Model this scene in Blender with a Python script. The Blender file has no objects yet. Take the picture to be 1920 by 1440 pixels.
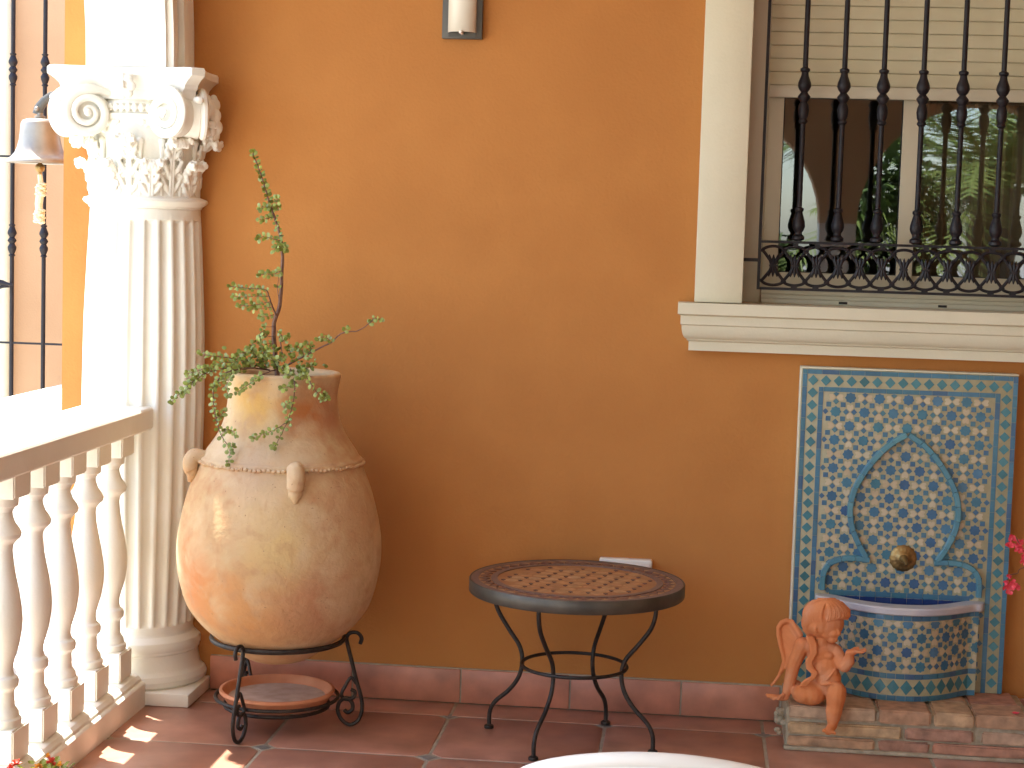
import bpy, bmesh, math, random
import numpy as np
from mathutils import Vector, Matrix
random.seed(7); np.random.seed(7)
PI = math.pi
scene = bpy.context.scene
col = scene.collection

# ------------------------------------------------------------------ camera, light, exposure
RT = Vector((0.99409551, 0.10435732, 0.02972647))
UP = Vector((-0.03835984, 0.08172169, 0.99591671))
FW = Vector((-0.1015019, 0.99117663, -0.0852423))
FPX = 3363.8
EYE = Vector((0, 0, 1.45))
cam_d = bpy.data.cameras.new('camera'); cam = bpy.data.objects.new('camera', cam_d); col.objects.link(cam)
cam_d.sensor_width = 36; cam_d.lens = FPX / 1920 * 36; cam_d.clip_start = .05; cam_d.clip_end = 400
m = Matrix((RT, UP, -FW)).transposed().to_4x4(); m.translation = EYE
cam.matrix_world = m
scene.camera = cam

SUN = Vector((-.40, .285, 1.0)).normalized()
world = bpy.data.worlds.new('World'); scene.world = world; world.use_nodes = True
wn = world.node_tree.nodes; wl = world.node_tree.links
sky = wn.new('ShaderNodeTexSky'); sky.sky_type = 'NISHITA'; sky.sun_disc = False
sky.sun_elevation = math.asin(SUN.z); sky.sun_rotation = math.atan2(SUN.x, SUN.y)
bg = wn['Background']; wl.new(sky.outputs[0], bg.inputs[0]); bg.inputs[1].default_value = .15
sd = bpy.data.lights.new('sun', 'SUN'); so = bpy.data.objects.new('sun', sd); col.objects.link(so)
sd.energy = 3.4; sd.angle = math.radians(.55); sd.color = (1, .96, .85)
so.rotation_euler = SUN.to_track_quat('Z', 'Y').to_euler(); so.location = (-4, -6, 10)
scene.view_settings.view_transform = 'Standard'; scene.view_settings.look = 'None'
scene.view_settings.gamma = 1; scene.view_settings.use_curve_mapping = False
scene.view_settings.exposure = 2.60
scene.cycles.max_bounces = 12; scene.cycles.diffuse_bounces = 8
scene.cycles.sample_clamp_indirect = 6

# ------------------------------------------------------------------ helpers
def pt(px, py, y):                       # a photo pixel at the depth y, in metres
    d = FW * FPX + RT * (px - 960) - UP * (py - 720)
    return EYE + d * (y / d.y)

def ptz(px, py, z):
    d = FW * FPX + RT * (px - 960) - UP * (py - 720)
    return EYE + d * ((z - EYE.z) / d.z)

def tag(o, label=None, cat=None, group=None, kind=None):
    if label: o['label'] = label
    if cat: o['category'] = cat
    if group: o['group'] = group
    if kind: o['kind'] = kind
    return o

def thing(name, label, cat, loc=(0, 0, 0), group=None):
    o = bpy.data.objects.new(name, None); col.objects.link(o); o.location = loc
    o.empty_display_size = .05
    return tag(o, label, cat, group)

def link(name, me, mat=None, parent=None, kind=None):
    o = bpy.data.objects.new(name, me); col.objects.link(o)
    if mat is not None and not me.materials: me.materials.append(mat)
    if parent is not None:
        o.parent = parent; o.location = -wloc(parent)
    if kind: o['kind'] = kind
    return o

def wloc(o):
    v = Vector(o.location)
    while o.parent is not None:
        o = o.parent; v = v + Vector(o.location)
    return v

class MB:
    def __init__(s): s.v = []; s.f = []
    def add(s, vs, fs):
        n = len(s.v); s.v += [tuple(v) for v in vs]; s.f += [tuple(i + n for i in f) for f in fs]
        return s
    def box(s, a, b):
        x0, y0, z0 = a; x1, y1, z1 = b
        return s.add([(x0,y0,z0),(x1,y0,z0),(x1,y1,z0),(x0,y1,z0),(x0,y0,z1),(x1,y0,z1),(x1,y1,z1),(x0,y1,z1)],
              [(0,3,2,1),(4,5,6,7),(0,1,5,4),(1,2,6,5),(2,3,7,6),(3,0,4,7)])
    def prism(s, pts, y0, y1):            # outline in x,z pushed along y
        n = len(pts)
        vs = [(x, y0, z) for x, z in pts] + [(x, y1, z) for x, z in pts]
        fs = [tuple(range(n)), tuple(range(2*n-1, n-1, -1))] + [(i, i+n, (i+1) % n + n, (i+1) % n) for i in range(n)]
        return s.add(vs, fs)
    def lathe(s, prof, n=32, c=(0, 0), rf=None, close=True):
        k = len(prof); vs = []
        for r, z in prof:
            for j in range(n):
                a = 2*PI*j/n; q = r if rf is None else rf(r, z, a)
                vs.append((c[0] + q*math.cos(a), c[1] + q*math.sin(a), z))
        fs = [(i*n+j, i*n+(j+1) % n, (i+1)*n+(j+1) % n, (i+1)*n+j) for i in range(k-1) for j in range(n)]
        if close:
            fs.append(tuple(reversed(range(n)))); fs.append(tuple(range((k-1)*n, k*n)))
        return s.add(vs, fs)
    def tube(s, path, r, n=8, cap=True, flat=1.0):
        P = [Vector(p) for p in path]; k = len(P)
        R = r if isinstance(r, (list, tuple)) else [r]*k
        t = (P[1]-P[0]).normalized()
        u = t.orthogonal().normalized() if abs(t.y) > .9 else (Vector((0,1,0)) - t*t.y).normalized()
        vs = []
        for i in range(k):
            t = (P[min(i+1, k-1)] - P[max(i-1, 0)]).normalized()
            u = (u - t*u.dot(t)).normalized(); w = t.cross(u)
            for j in range(n):
                a = 2*PI*j/n; vs.append(P[i] + u*(R[i]*math.cos(a)*flat) + w*(R[i]*math.sin(a)))
        fs = [(i*n+j, i*n+(j+1) % n, (i+1)*n+(j+1) % n, (i+1)*n+j) for i in range(k-1) for j in range(n)]
        if cap: fs.append(tuple(reversed(range(n)))); fs.append(tuple(range((k-1)*n, k*n)))
        return s.add(vs, fs)
    def ball(s, c, r, n=10, m_=8, sc=(1, 1, 1), rot=None):
        vs = []; c = Vector(c)
        for i in range(m_+1):
            th = PI*i/m_
            for j in range(n):
                a = 2*PI*j/n
                v = Vector((r*sc[0]*math.sin(th)*math.cos(a), r*sc[1]*math.sin(th)*math.sin(a), r*sc[2]*math.cos(th)))
                if rot: v = rot @ v
                vs.append(c + v)
        fs = [(i*n+j, (i+1)*n+j, (i+1)*n+(j+1) % n, i*n+(j+1) % n) for i in range(m_) for j in range(n)]
        return s.add(vs, fs)
    def mesh(s, name, smooth=False, bevel=0, seg=2, merge=False, angle=35, recalc=True):
        me = bpy.data.meshes.new(name); me.from_pydata(s.v, [], s.f); me.update()
        bm = bmesh.new(); bm.from_mesh(me)
        if merge: bmesh.ops.remove_doubles(bm, verts=bm.verts, dist=1e-5)
        if recalc: bmesh.ops.recalc_face_normals(bm, faces=bm.faces)
        if bevel:
            es = [e for e in bm.edges if len(e.link_faces) == 2 and e.calc_face_angle(0) > .6]
            bmesh.ops.bevel(bm, geom=es, offset=bevel, segments=seg, affect='EDGES', profile=.5, clamp_overlap=True)
        bm.to_mesh(me); bm.free()
        if smooth or bevel:
            me.shade_smooth()
            try: me.set_sharp_from_angle(angle=math.radians(angle))
            except Exception: pass
        return me
    def build(s, name, mat, parent=None, kind=None, **k):
        return link(name, s.mesh(name, **k), mat, parent, kind)

def smooth_path(P, n=6):                  # Catmull-Rom
    P = [Vector(p) for p in P]; Q = [P[0]*2-P[1]] + P + [P[-1]*2-P[-2]]; out = []
    for i in range(1, len(Q)-2):
        a, b, c, d = Q[i-1:i+3]
        for j in range(n):
            t = j/n
            out.append(.5*((2*b) + (c-a)*t + (2*a-5*b+4*c-d)*t*t + (3*b-a-3*c+d)*t**3))
    return out + [P[-1]]

def mat(name, c1, c2=None, scale=8, rough=.7, bump=0, bscale=60, metal=0, detail=6, spec=.5, c3=None, s3=2.5, coat=0, stretch=None, sub=0):
    m_ = bpy.data.materials.new(name); m_.use_nodes = True
    nt = m_.node_tree; N = nt.nodes; L = nt.links; b = N['Principled BSDF']
    b.inputs['Roughness'].default_value = rough; b.inputs['Metallic'].default_value = metal
    b.inputs['Specular IOR Level'].default_value = spec
    if coat: b.inputs['Coat Weight'].default_value = coat; b.inputs['Coat Roughness'].default_value = .25
    if sub: b.inputs['Subsurface Weight'].default_value = sub; b.inputs['Subsurface Radius'].default_value = (.01, .01, .004)
    b.inputs['Base Color'].default_value = (*c1, 1)
    tc = N.new('ShaderNodeNewGeometry')
    vec = tc.outputs['Position']
    if stretch:
        mp = N.new('ShaderNodeMapping'); mp.inputs['Scale'].default_value = stretch; L.new(vec, mp.inputs[0]); vec = mp.outputs[0]
    if c2:
        no = N.new('ShaderNodeTexNoise'); no.inputs['Scale'].default_value = scale; no.inputs['Detail'].default_value = detail
        L.new(vec, no.inputs['Vector'])
        r = N.new('ShaderNodeValToRGB'); r.color_ramp.elements[0].position = .35; r.color_ramp.elements[1].position = .65
        r.color_ramp.elements[0].color = (*c1, 1); r.color_ramp.elements[1].color = (*c2, 1)
        L.new(no.outputs[0], r.inputs[0]); out = r.outputs[0]
        if c3:
            n3 = N.new('ShaderNodeTexNoise'); n3.inputs['Scale'].default_value = s3; n3.inputs['Detail'].default_value = 4
            L.new(vec, n3.inputs['Vector'])
            r3 = N.new('ShaderNodeValToRGB'); r3.color_ramp.elements[0].position = .48; r3.color_ramp.elements[1].position = .66
            L.new(n3.outputs[0], r3.inputs[0])
            mx = N.new('ShaderNodeMix'); mx.data_type = 'RGBA'; L.new(r3.outputs[0], mx.inputs[0]); L.new(out, mx.inputs[6])
            mx.inputs[7].default_value = (*c3, 1); out = mx.outputs[2]
        L.new(out, b.inputs['Base Color'])
    if bump:
        nb = N.new('ShaderNodeTexNoise'); nb.inputs['Scale'].default_value = bscale; nb.inputs['Detail'].default_value = 5
        L.new(tc.outputs['Position'], nb.inputs['Vector'])
        bp = N.new('ShaderNodeBump'); bp.inputs['Strength'].default_value = 1; bp.inputs['Distance'].default_value = bump
        L.new(nb.outputs[0], bp.inputs['Height']); L.new(bp.outputs[0], b.inputs['Normal'])
    return m_

def rnd_mat(name, cols, rough=.45, noise=.15, nscale=60, bump=.0004, spec=.5, coat=0):   # a colour per object from a ramp
    m_ = bpy.data.materials.new(name); m_.use_nodes = True
    nt = m_.node_tree; N = nt.nodes; L = nt.links; b = N['Principled BSDF']
    b.inputs['Roughness'].default_value = rough; b.inputs['Specular IOR Level'].default_value = spec
    if coat: b.inputs['Coat Weight'].default_value = coat; b.inputs['Coat Roughness'].default_value = .2
    oi = N.new('ShaderNodeObjectInfo'); r = N.new('ShaderNodeValToRGB'); L.new(oi.outputs['Random'], r.inputs[0])
    cr = r.color_ramp; cr.interpolation = 'LINEAR'
    cr.elements[0].color = (*cols[0], 1); cr.elements[1].color = (*cols[-1], 1)
    for i, c in enumerate(cols[1:-1]):
        e = cr.elements.new((i+1)/(len(cols)-1)); e.color = (*c, 1)
    g = N.new('ShaderNodeNewGeometry'); no = N.new('ShaderNodeTexNoise'); no.inputs['Scale'].default_value = nscale; no.inputs['Detail'].default_value = 5
    L.new(g.outputs['Position'], no.inputs['Vector'])
    mr = N.new('ShaderNodeMapRange'); mr.inputs[1].default_value = .25; mr.inputs[2].default_value = .75
    mr.inputs[3].default_value = 1-noise; mr.inputs[4].default_value = 1+noise
    L.new(no.outputs[0], mr.inputs[0])
    hsv = N.new('ShaderNodeHueSaturation'); L.new(r.outputs[0], hsv.inputs['Color']); L.new(mr.outputs[0], hsv.inputs['Value'])
    L.new(hsv.outputs[0], b.inputs['Base Color'])
    if bump:
        bp = N.new('ShaderNodeBump'); bp.inputs['Distance'].default_value = bump
        L.new(no.outputs[0], bp.inputs['Height']); L.new(bp.outputs[0], b.inputs['Normal'])
    return m_

M = {}
M['stucco'] = mat('orange_stucco', (.445, .184, .050), (.480, .203, .056), scale=5, rough=.85, bump=.0014, bscale=110, spec=.2, c3=(.435, .180, .050), s3=1.1)
M['stucco_far'] = mat('pale_orange_stucco', (.52, .31, .17), (.56, .34, .19), scale=3, rough=.85, bump=.0012, bscale=120, spec=.2)
M['white'] = mat('white_stone', (.82, .80, .72), (.86, .84, .77), scale=6, rough=.6, bump=.0006, bscale=90, spec=.3, c3=(.79, .77, .68), s3=4)
M['trim'] = mat('cream_trim', (.66, .62, .46), (.69, .65, .49), scale=5, rough=.7, bump=.0006, bscale=110, spec=.25)
M['ceil'] = mat('white_plaster', (.78, .74, .66), (.81, .78, .70), scale=4, rough=.85, bump=.0008, bscale=90)
M['floor'] = rnd_mat('floor_terracotta', [(.41, .20, .14), (.45, .225, .15), (.38, .185, .14), (.43, .21, .135)], rough=.34, noise=.34, nscale=7, bump=.0008, coat=.15)
M['skirt'] = rnd_mat('skirting_terracotta', [(.44, .165, .105), (.48, .20, .12), (.41, .16, .105)], rough=.38, noise=.34, nscale=10, bump=.0005)
M['grout'] = mat('grey_grout', (.34, .29, .22), (.42, .37, .29), scale=30, rough=.9, bump=.001, bscale=200)
M['inset'] = mat('inset_blue_grey', (.16, .17, .17), (.25, .24, .21), scale=60, rough=.4)
M['iron'] = mat('black_iron', (.009, .007, .010), (.016, .012, .015), scale=40, rough=.5, bump=.0006, bscale=150, metal=0, spec=.35)
M['iron_grey'] = mat('dark_wrought_iron', (.024, .019, .016), (.045, .035, .028), scale=60, rough=.5, bump=.0004, bscale=200, metal=.4)
M['rimiron'] = mat('table_band_iron', (.065, .055, .042), (.11, .095, .07), scale=14, rough=.45, bump=.0004, bscale=120, metal=.35)
M['alu'] = mat('cream_lacquered_frame', (.60, .56, .42), (.62, .58, .44), scale=4, rough=.45)
M['slat'] = mat('cream_shutter_slat', (.57, .53, .35), (.60, .56, .38), scale=5, rough=.55)
M['black'] = mat('black_gasket', (.015, .015, .015), rough=.7)
M['lampplate'] = mat('grey_lamp_plate', (.085, .08, .07), (.10, .095, .08), scale=12, rough=.5, metal=.3)
M['lampglass'] = mat('frosted_lamp_glass', (.72, .68, .55), (.76, .72, .60), scale=8, rough=.3, coat=.4)
M['brass'] = mat('aged_brass', (.42, .27, .10), (.26, .17, .07), scale=50, rough=.42, metal=.85, bump=.0006, bscale=150)
M['bell'] = mat('dull_bell_metal', (.30, .265, .225), (.24, .21, .18), scale=25, rough=.45, metal=.6)
M['rope'] = mat('cream_rope', (.78, .72, .52), (.68, .60, .40), scale=90, rough=.9, bump=.002, bscale=200)
M['terra'] = mat('cherub_terracotta', (.60, .195, .068), (.66, .24, .088), scale=18, rough=.75, bump=.0005, bscale=260, spec=.25, c3=(.64, .27, .13), s3=16)
M['saucer'] = mat('saucer_terracotta', (.58, .22, .10), (.66, .28, .14), scale=14, rough=.75, bump=.0005, bscale=180)
M['scale'] = mat('limescale_dust', (.50, .34, .24), (.62, .47, .36), scale=26, rough=.9)
M['marble'] = mat('grey_white_marble', (.52, .51, .53), (.42, .41, .45), scale=9, rough=.28, c3=(.56, .52, .48), s3=5)
M['mortar'] = mat('plinth_mortar', (.30, .245, .16), (.42, .35, .25), scale=40, rough=.95, bump=.004, bscale=70)
M['brick'] = rnd_mat('old_brick', [(.42, .25, .14), (.40, .19, .12), (.46, .31, .17), (.36, .18, .12), (.48, .35, .22)], rough=.92, noise=.38, nscale=30, bump=.003)
M['zbase'] = mat('mosaic_cream_bed', (.36, .32, .19), (.41, .36, .22), scale=60, rough=.5)
M['zheart'] = rnd_mat('mosaic_pink_cream', [(.50, .40, .25), (.54, .46, .31), (.48, .37, .23), (.55, .48, .33)], rough=.32, noise=.08, coat=.2)
M['zblue'] = rnd_mat('mosaic_blue', [(.028, .105, .21), (.04, .15, .25), (.025, .08, .19), (.04, .17, .23), (.06, .16, .27)], rough=.3, noise=.15, coat=.25)
M['zsq'] = mat('mosaic_small_blue', (.04, .11, .22), (.065, .18, .22), scale=35, rough=.32, detail=2, coat=.2)
M['zteal'] = rnd_mat('mosaic_teal', [(.035, .165, .20), (.055, .20, .23), (.04, .18, .22), (.03, .13, .15)], rough=.3, noise=.12, coat=.25)
M['zstrip'] = rnd_mat('mosaic_border_blue', [(.04, .13, .22), (.055, .17, .26), (.045, .155, .21), (.04, .10, .20)], rough=.3, noise=.12, coat=.25)
M['zarch'] = rnd_mat('mosaic_arch_teal', [(.08, .23, .28), (.06, .19, .26), (.10, .26, .30)], rough=.3, noise=.12, coat=.25)
M['zin'] = rnd_mat('basin_inner_blue', [(.02, .04, .16), (.03, .06, .19)], rough=.25, noise=.1, coat=.3)
M['ttop'] = mat('table_ochre_tiles', (.35, .175, .072), (.40, .20, .085), scale=40, rough=.5, c3=(.33, .14, .058), s3=20)
M['tpale'] = rnd_mat('table_border_tiles', [(.38, .22, .10), (.44, .27, .13), (.34, .18, .09)], rough=.45)
M['tdark'] = rnd_mat('table_dark_tiles', [(.14, .055, .045), (.17, .08, .055), (.11, .06, .06)], rough=.4)
M['tband'] = mat('table_band_tiles', (.135, .09, .085), (.18, .12, .10), scale=30, rough=.4)
M['leaf'] = rnd_mat('succulent_leaf', [(.13, .16, .02), (.20, .24, .03), (.30, .34, .04), (.27, .30, .10), (.16, .20, .03)], rough=.42, noise=.12, nscale=90, bump=0)
M['leaf2'] = mat('succulent_leaf_mass', (.15, .18, .025), (.26, .29, .05), scale=60, rough=.45)
M['stem'] = mat('brown_stem', (.13, .06, .04), (.19, .10, .06), scale=90, rough=.8)
M['soil'] = mat('dark_soil', (.05, .035, .025), (.09, .06, .04), scale=60, rough=1, bump=.004, bscale=80)
M['plastic'] = mat('white_plastic', (.84, .82, .76), rough=.32)
M['garden'] = mat('garden_leaf', (.07, .13, .025), (.14, .22, .045), scale=3, rough=.55)
M['palm'] = mat('palm_leaf', (.13, .19, .04), (.24, .30, .07), scale=3, rough=.5)
M['trunk'] = mat('tree_bark', (.12, .08, .05), (.2, .14, .09), scale=14, rough=.9, bump=.01, bscale=30)
M['paving'] = mat('pale_paving', (.37, .35, .30), (.42, .39, .34), scale=2, rough=.9, bump=.002, bscale=40)
M['red'] = mat('red_petal', (.62, .05, .05), (.75, .10, .04), scale=80, rough=.5)
M['pink'] = mat('bougainvillea_bract', (.72, .05, .09), (.85, .10, .12), scale=50, rough=.5)
M['orange'] = mat('orange_petal', (.80, .30, .03), (.85, .45, .05), scale=80, rough=.5)
M['curtain'] = mat('brown_curtain', (.17, .11, .055), (.21, .14, .07), scale=8, rough=.9, stretch=(3, 3, .3))
M['room'] = mat('room_paint', (.30, .22, .14), rough=.9)
M['pot'] = mat('small_pot_clay', (.45, .19, .10), (.5, .23, .12), scale=20, rough=.8)
M['socket'] = mat('white_socket_plastic', (.78, .74, .68), rough=.35)

def jar_material():
    m_ = bpy.data.materials.new('mottled_jar_clay'); m_.use_nodes = True
    nt = m_.node_tree; N = nt.nodes; L = nt.links; b = N['Principled BSDF']; b.inputs['Roughness'].default_value = .8
    b.inputs['Specular IOR Level'].default_value = .25
    g = N.new('ShaderNodeNewGeometry')
    def noise(sc, det=5, dist=0):
        n = N.new('ShaderNodeTexNoise'); n.inputs['Scale'].default_value = sc; n.inputs['Detail'].default_value = det
        n.inputs['Distortion'].default_value = dist; L.new(g.outputs['Position'], n.inputs['Vector']); return n.outputs[0]
    def ramp(src, p0, p1):
        r = N.new('ShaderNodeMapRange'); r.inputs[1].default_value = p0; r.inputs[2].default_value = p1; L.new(src, r.inputs[0]); return r.outputs[0]
    def mix(f, a, bb):
        x = N.new('ShaderNodeMix'); x.data_type = 'RGBA'
        L.new(f, x.inputs[0])
        for i, c in ((6, a), (7, bb)):
            if isinstance(c, tuple): x.inputs[i].default_value = (*c, 1)
            else: L.new(c, x.inputs[i])
        return x.outputs[2]
    def blob(c, r0, r1):                 # stain centred on a spot of the clay, ragged by noise
        v = N.new('ShaderNodeVectorMath'); v.operation = 'DISTANCE'; v.inputs[1].default_value = c; L.new(g.outputs['Position'], v.inputs[0])
        a = N.new('ShaderNodeMath'); a.operation = 'MULTIPLY_ADD'; a.inputs[1].default_value = .16; L.new(n6, a.inputs[0]); L.new(v.outputs['Value'], a.inputs[2])
        return ramp(a.outputs[0], r1+.08, r0+.08)
    n6 = noise(7, 6, .6)
    c = mix(ramp(noise(4, 8, .5), .36, .64), (.55, .37, .19), (.61, .45, .26))
    c = mix(ramp(noise(30, 6), .35, .7), c, mix(ramp(noise(3), .4, .6), (.50, .27, .13), (.66, .47, .27)))
    c = mix(blob((-1.38, 4.77, .44), .02, .17), c, (.60, .20, .06))
    c = mix(blob((-1.30, 4.74, .40), .02, .13), c, (.60, .25, .09))
    c = mix(blob((-1.20, 4.72, .36), .04, .20), c, (.60, .32, .13))
    c = mix(blob((-1.02, 4.80, .42), .02, .16), c, (.50, .25, .13))
    c = mix(blob((-1.22, 4.84, .94), .03, .13), c, (.62, .36, .11))
    c = mix(blob((-1.06, 4.86, .93), .02, .10), c, (.50, .19, .06))
    c = mix(blob((-1.20, 4.78, .80), .03, .13), c, (.54, .38, .24))
    c = mix(blob((-1.10, 4.72, .58), .03, .14), c, (.64, .46, .21))
    c = mix(blob((-0.95, 4.88, .66), .03, .16), c, (.55, .34, .18))
    c = mix(blob((-0.98, 4.95, .93), .02, .10), c, (.46, .20, .10))
    c = mix(ramp(noise(22, 8, .3), .50, .80), c, (.50, .29, .15))
    c = mix(ramp(noise(8, 9, .4), .50, .78), c, (.64, .48, .29))
    c = mix(ramp(noise(120, 3), .69, .75), c, (.34, .20, .11))
    L.new(c, b.inputs['Base Color'])
    ad = N.new('ShaderNodeMath'); ad.operation = 'MULTIPLY_ADD'; ad.inputs[1].default_value = .25
    L.new(noise(90, 4), ad.inputs[0]); L.new(noise(10, 7, .5), ad.inputs[2])
    bp = N.new('ShaderNodeBump'); bp.inputs['Distance'].default_value = .008; bp.inputs['Strength'].default_value = .8
    L.new(ad.outputs[0], bp.inputs['Height']); L.new(bp.outputs[0], b.inputs['Normal'])
    return m_
M['jar'] = jar_material()

def glass_material():
    m_ = bpy.data.materials.new('window_glass'); m_.use_nodes = True
    nt = m_.node_tree; N = nt.nodes; L = nt.links; N.remove(N['Principled BSDF'])
    g = N.new('ShaderNodeBsdfGlossy'); g.inputs['Roughness'].default_value = .01; g.inputs['Color'].default_value = (.9, .95, 1, 1)
    t = N.new('ShaderNodeBsdfTransparent'); t.inputs['Color'].default_value = (.75, .78, .75, 1)
    x = N.new('ShaderNodeMixShader'); x.inputs[0].default_value = .125
    L.new(t.outputs[0], x.inputs[1]); L.new(g.outputs[0], x.inputs[2]); L.new(x.outputs[0], N['Material Output'].inputs[0])
    return m_
M['glass'] = glass_material()

# ------------------------------------------------------------------ ground, terrace floor
MB().add([(-150,-150,-.02),(150,-150,-.02),(150,150,-.02),(-150,150,-.02)], [(0,1,2,3)]).build('ground', M['paving'], kind='structure')
fl = MB().box((-1.83, -1.35, -.10), (3.2, 5.375, -.0022)).build('terrace_floor', M['grout'], kind='structure')
GX = [-1.62+.465*k for k in range(0, 11)]; GX = [-1.155 + .4643*k for k in range(-2, 10)]
GY = [5.212 - .4255*k for k in range(-1, 16)]
def tile_mesh(x0, x1, y0, y1, cut=.032, gap=.005):
    x0 += gap; x1 -= gap; y0 += gap; y1 -= gap
    pts = []
    c = [(x0, y0), (x1, y0), (x1, y1), (x0, y1)]
    for i in range(4):
        a = Vector(c[i]); p = Vector(c[i-1]); q = Vector(c[(i+1) % 4])
        pts += [a + (p-a).normalized()*cut, a + (q-a).normalized()*cut] if cut else [a]
    n = len(pts); mb = MB()
    mb.add([(p.x, p.y, -.012) for p in pts] + [(p.x, p.y, 0) for p in pts], [tuple(range(n, 2*n))] + [(i, (i+1) % n, (i+1) % n + n, i+n) for i in range(n)])
    return mb.mesh('floor_tile', bevel=.0025, seg=2)
tm = tile_mesh(0, .4643, -.4255, 0); tm.materials.append(M['floor'])
tb = tile_mesh(0, .4643, 0, .150, cut=.0); tb.materials.append(M['floor'])
ins = MB(); s_ = .026; ins.add([(-s_,0,-.012),(0,-s_,-.012),(s_,0,-.012),(0,s_,-.012),(-s_,0,-.001),(0,-s_,-.001),(s_,0,-.001),(0,s_,-.001)],[(4,5,6,7),(0,1,5,4),(1,2,6,5),(2,3,7,6),(3,0,4,7)])
im = ins.mesh('inset_tile', bevel=.002, seg=1); im.materials.append(M['inset'])
for x in GX[:-1]:
    t = link('floor_tile', tb, None, fl); t.location = (x, 5.212, 0)
    for y in GY[1:]:
        t = link('floor_tile', tm, None, fl); t.location = (x, y, random.uniform(-.0006, .0006))
        if y > -1: 
            t.rotation_euler = (random.uniform(-.0012, .0012), random.uniform(-.0012, .0012), 0)
        t = link('inset_tile', im, None, fl); t.location = (x, y, 0)

# ------------------------------------------------------------------ house wall with window opening, skirting, room
WY = 5.375
OX0, OX1, OZ0, OZ1 = .128, 1.72, 1.235, 2.62
hw = thing('house_wall', 'orange stucco house wall behind the jar and table, with window opening', 'wall', (0, WY, 0))
wb = MB().box((-1.955, WY, -.02), (OX0, 5.62, 3.0)).box((OX0, WY, -.02), (OX1, 5.62, OZ0)).box((OX1, WY, -.02), (3.2, 5.62, 3.0)).box((OX0, WY, OZ1), (OX1, 5.62, 3.0))
wb.build('stucco_face', M['stucco'], hw)
sk = [(-1.468, -1.018), (-1.016, -.681), (-.679, -.345), (-.343, -.008), (-.006, .289), (.97, 1.30), (1.302, 1.64), (1.642, 1.98)]
for a, b in sk:
    o = MB().box((a+.0015, WY-.014+random.uniform(-.001, .001), .001), (b-.0015, WY+.002, .105+random.uniform(-.002, .002))).build('skirting_tile', M['skirt'], hw, bevel=.002)
MB().box((-1.466, WY-.008, 0), (1.98, WY+.001, .1075)).build('skirting_grout', M['grout'], hw)
# room behind the glass
rm = MB()
rm.box((0, 8.2, .0), (2.2, 8.3, 3)).box((-.1, 5.62, 0), (0, 8.3, 3)).box((2.2, 5.62, 0), (2.3, 8.3, 3)).box((0, 5.62, -.1), (2.2, 8.3, 0)).box((0, 5.62, 3.0), (2.2, 8.3, 3.1))
tag(rm.build('room', M['room']), 'dark brown room interior seen through the window panes', 'room')

# window surround and sill
ws = thing('window_surround', 'cream moulded surround and sill framing the barred window', 'window surround', (0, WY, 1.2))
MB().box((-.012, 5.325, 1.256), (.128, WY+.001, 2.76)).build('side_band', M['trim'], ws, bevel=.003)
MB().box((1.72, 5.325, 1.256), (1.86, WY+.001, 2.76)).build('side_band', M['trim'], ws, bevel=.003)
MB().box((.1285, 5.325, 2.62), (1.7195, WY+.001, 2.76)).build('top_band', M['trim'], ws, bevel=.003)
prof = [(5.37, 1.254), (5.285, 1.254), (5.285, 1.221), (5.292, 1.218), (5.297, 1.216), (5.297, 1.191)]
for i in range(7):
    t = i/6; prof.append((5.302 + .022*(1-math.cos(t*PI/2)), 1.187 - .040*math.sin(t*PI/2)))
prof += [(5.325, 1.143), (5.333, 1.139), (5.333, 1.112), (5.37, 1.112)]
def sill_mesh():
    # the profile returns at the left end: offset of the end follows the projection
    n = len(prof); mb = MB(); vs = []
    for (y, z) in prof:
        d = 5.375 - y
        vs.append((-.012 + .018 - d*.72 - .0, y, z))
    for (y, z) in prof:
        d = 5.375 - y
        vs.append((1.872 + d*.72, y, z))
    vs2 = [(v[0] if i < n else v[0], 5.376, v[2]) for i, v in enumerate(vs)]
    mb.add(vs, [(i, i+n, i+1+n, i+1) for i in range(n-1)])
    mb.add(vs + vs2, [(i, i+1, i+1+2*n, i+2*n) for i in range(n-1)] + [(i+n, i+3*n, i+1+3*n, i+1+n) for i in range(n-1)])
    return mb
sill_mesh().build('sill', M['trim'], ws, smooth=True, angle=30, recalc=True)
# reveal sill inside the opening
MB().box((.128, 5.34, 1.222), (1.72, 5.56, 1.2535)).build('inner_sill', M['trim'], ws)

# window unit
wd = thing('sliding_window', 'two pane sliding window with cream frame and half lowered roller shutter', 'window', (.92, 5.55, 1.25))
F = MB()
def fb(x0, x1, z0, z1, y0=5.535, y1=5.60): return MB().box((x0, y0, z0), (x1, y1, z1))
fb(.128, .188, 1.2535, 2.60).build('guide_rail', M['alu'], wd, bevel=.003)
fb(1.66, 1.72, 1.2535, 2.60).build('guide_rail', M['alu'], wd, bevel=.003)
MB().box((.1885, 5.50, 1.2535), (1.6595, 5.60, 1.268)).box((.1885, 5.515, 1.268), (1.6595, 5.60, 1.280)).box((.1885, 5.53, 1.280), (1.6595, 5.60, 1.293)).build('bottom_track', M['alu'], wd, bevel=.0015)
for x in (.435, .73, 1.03, 1.33):
    MB().box((x-.013, 5.4990, 1.2575), (x+.013, 5.501, 1.2645)).build('drain_slot', M['black'], wd)
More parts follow.
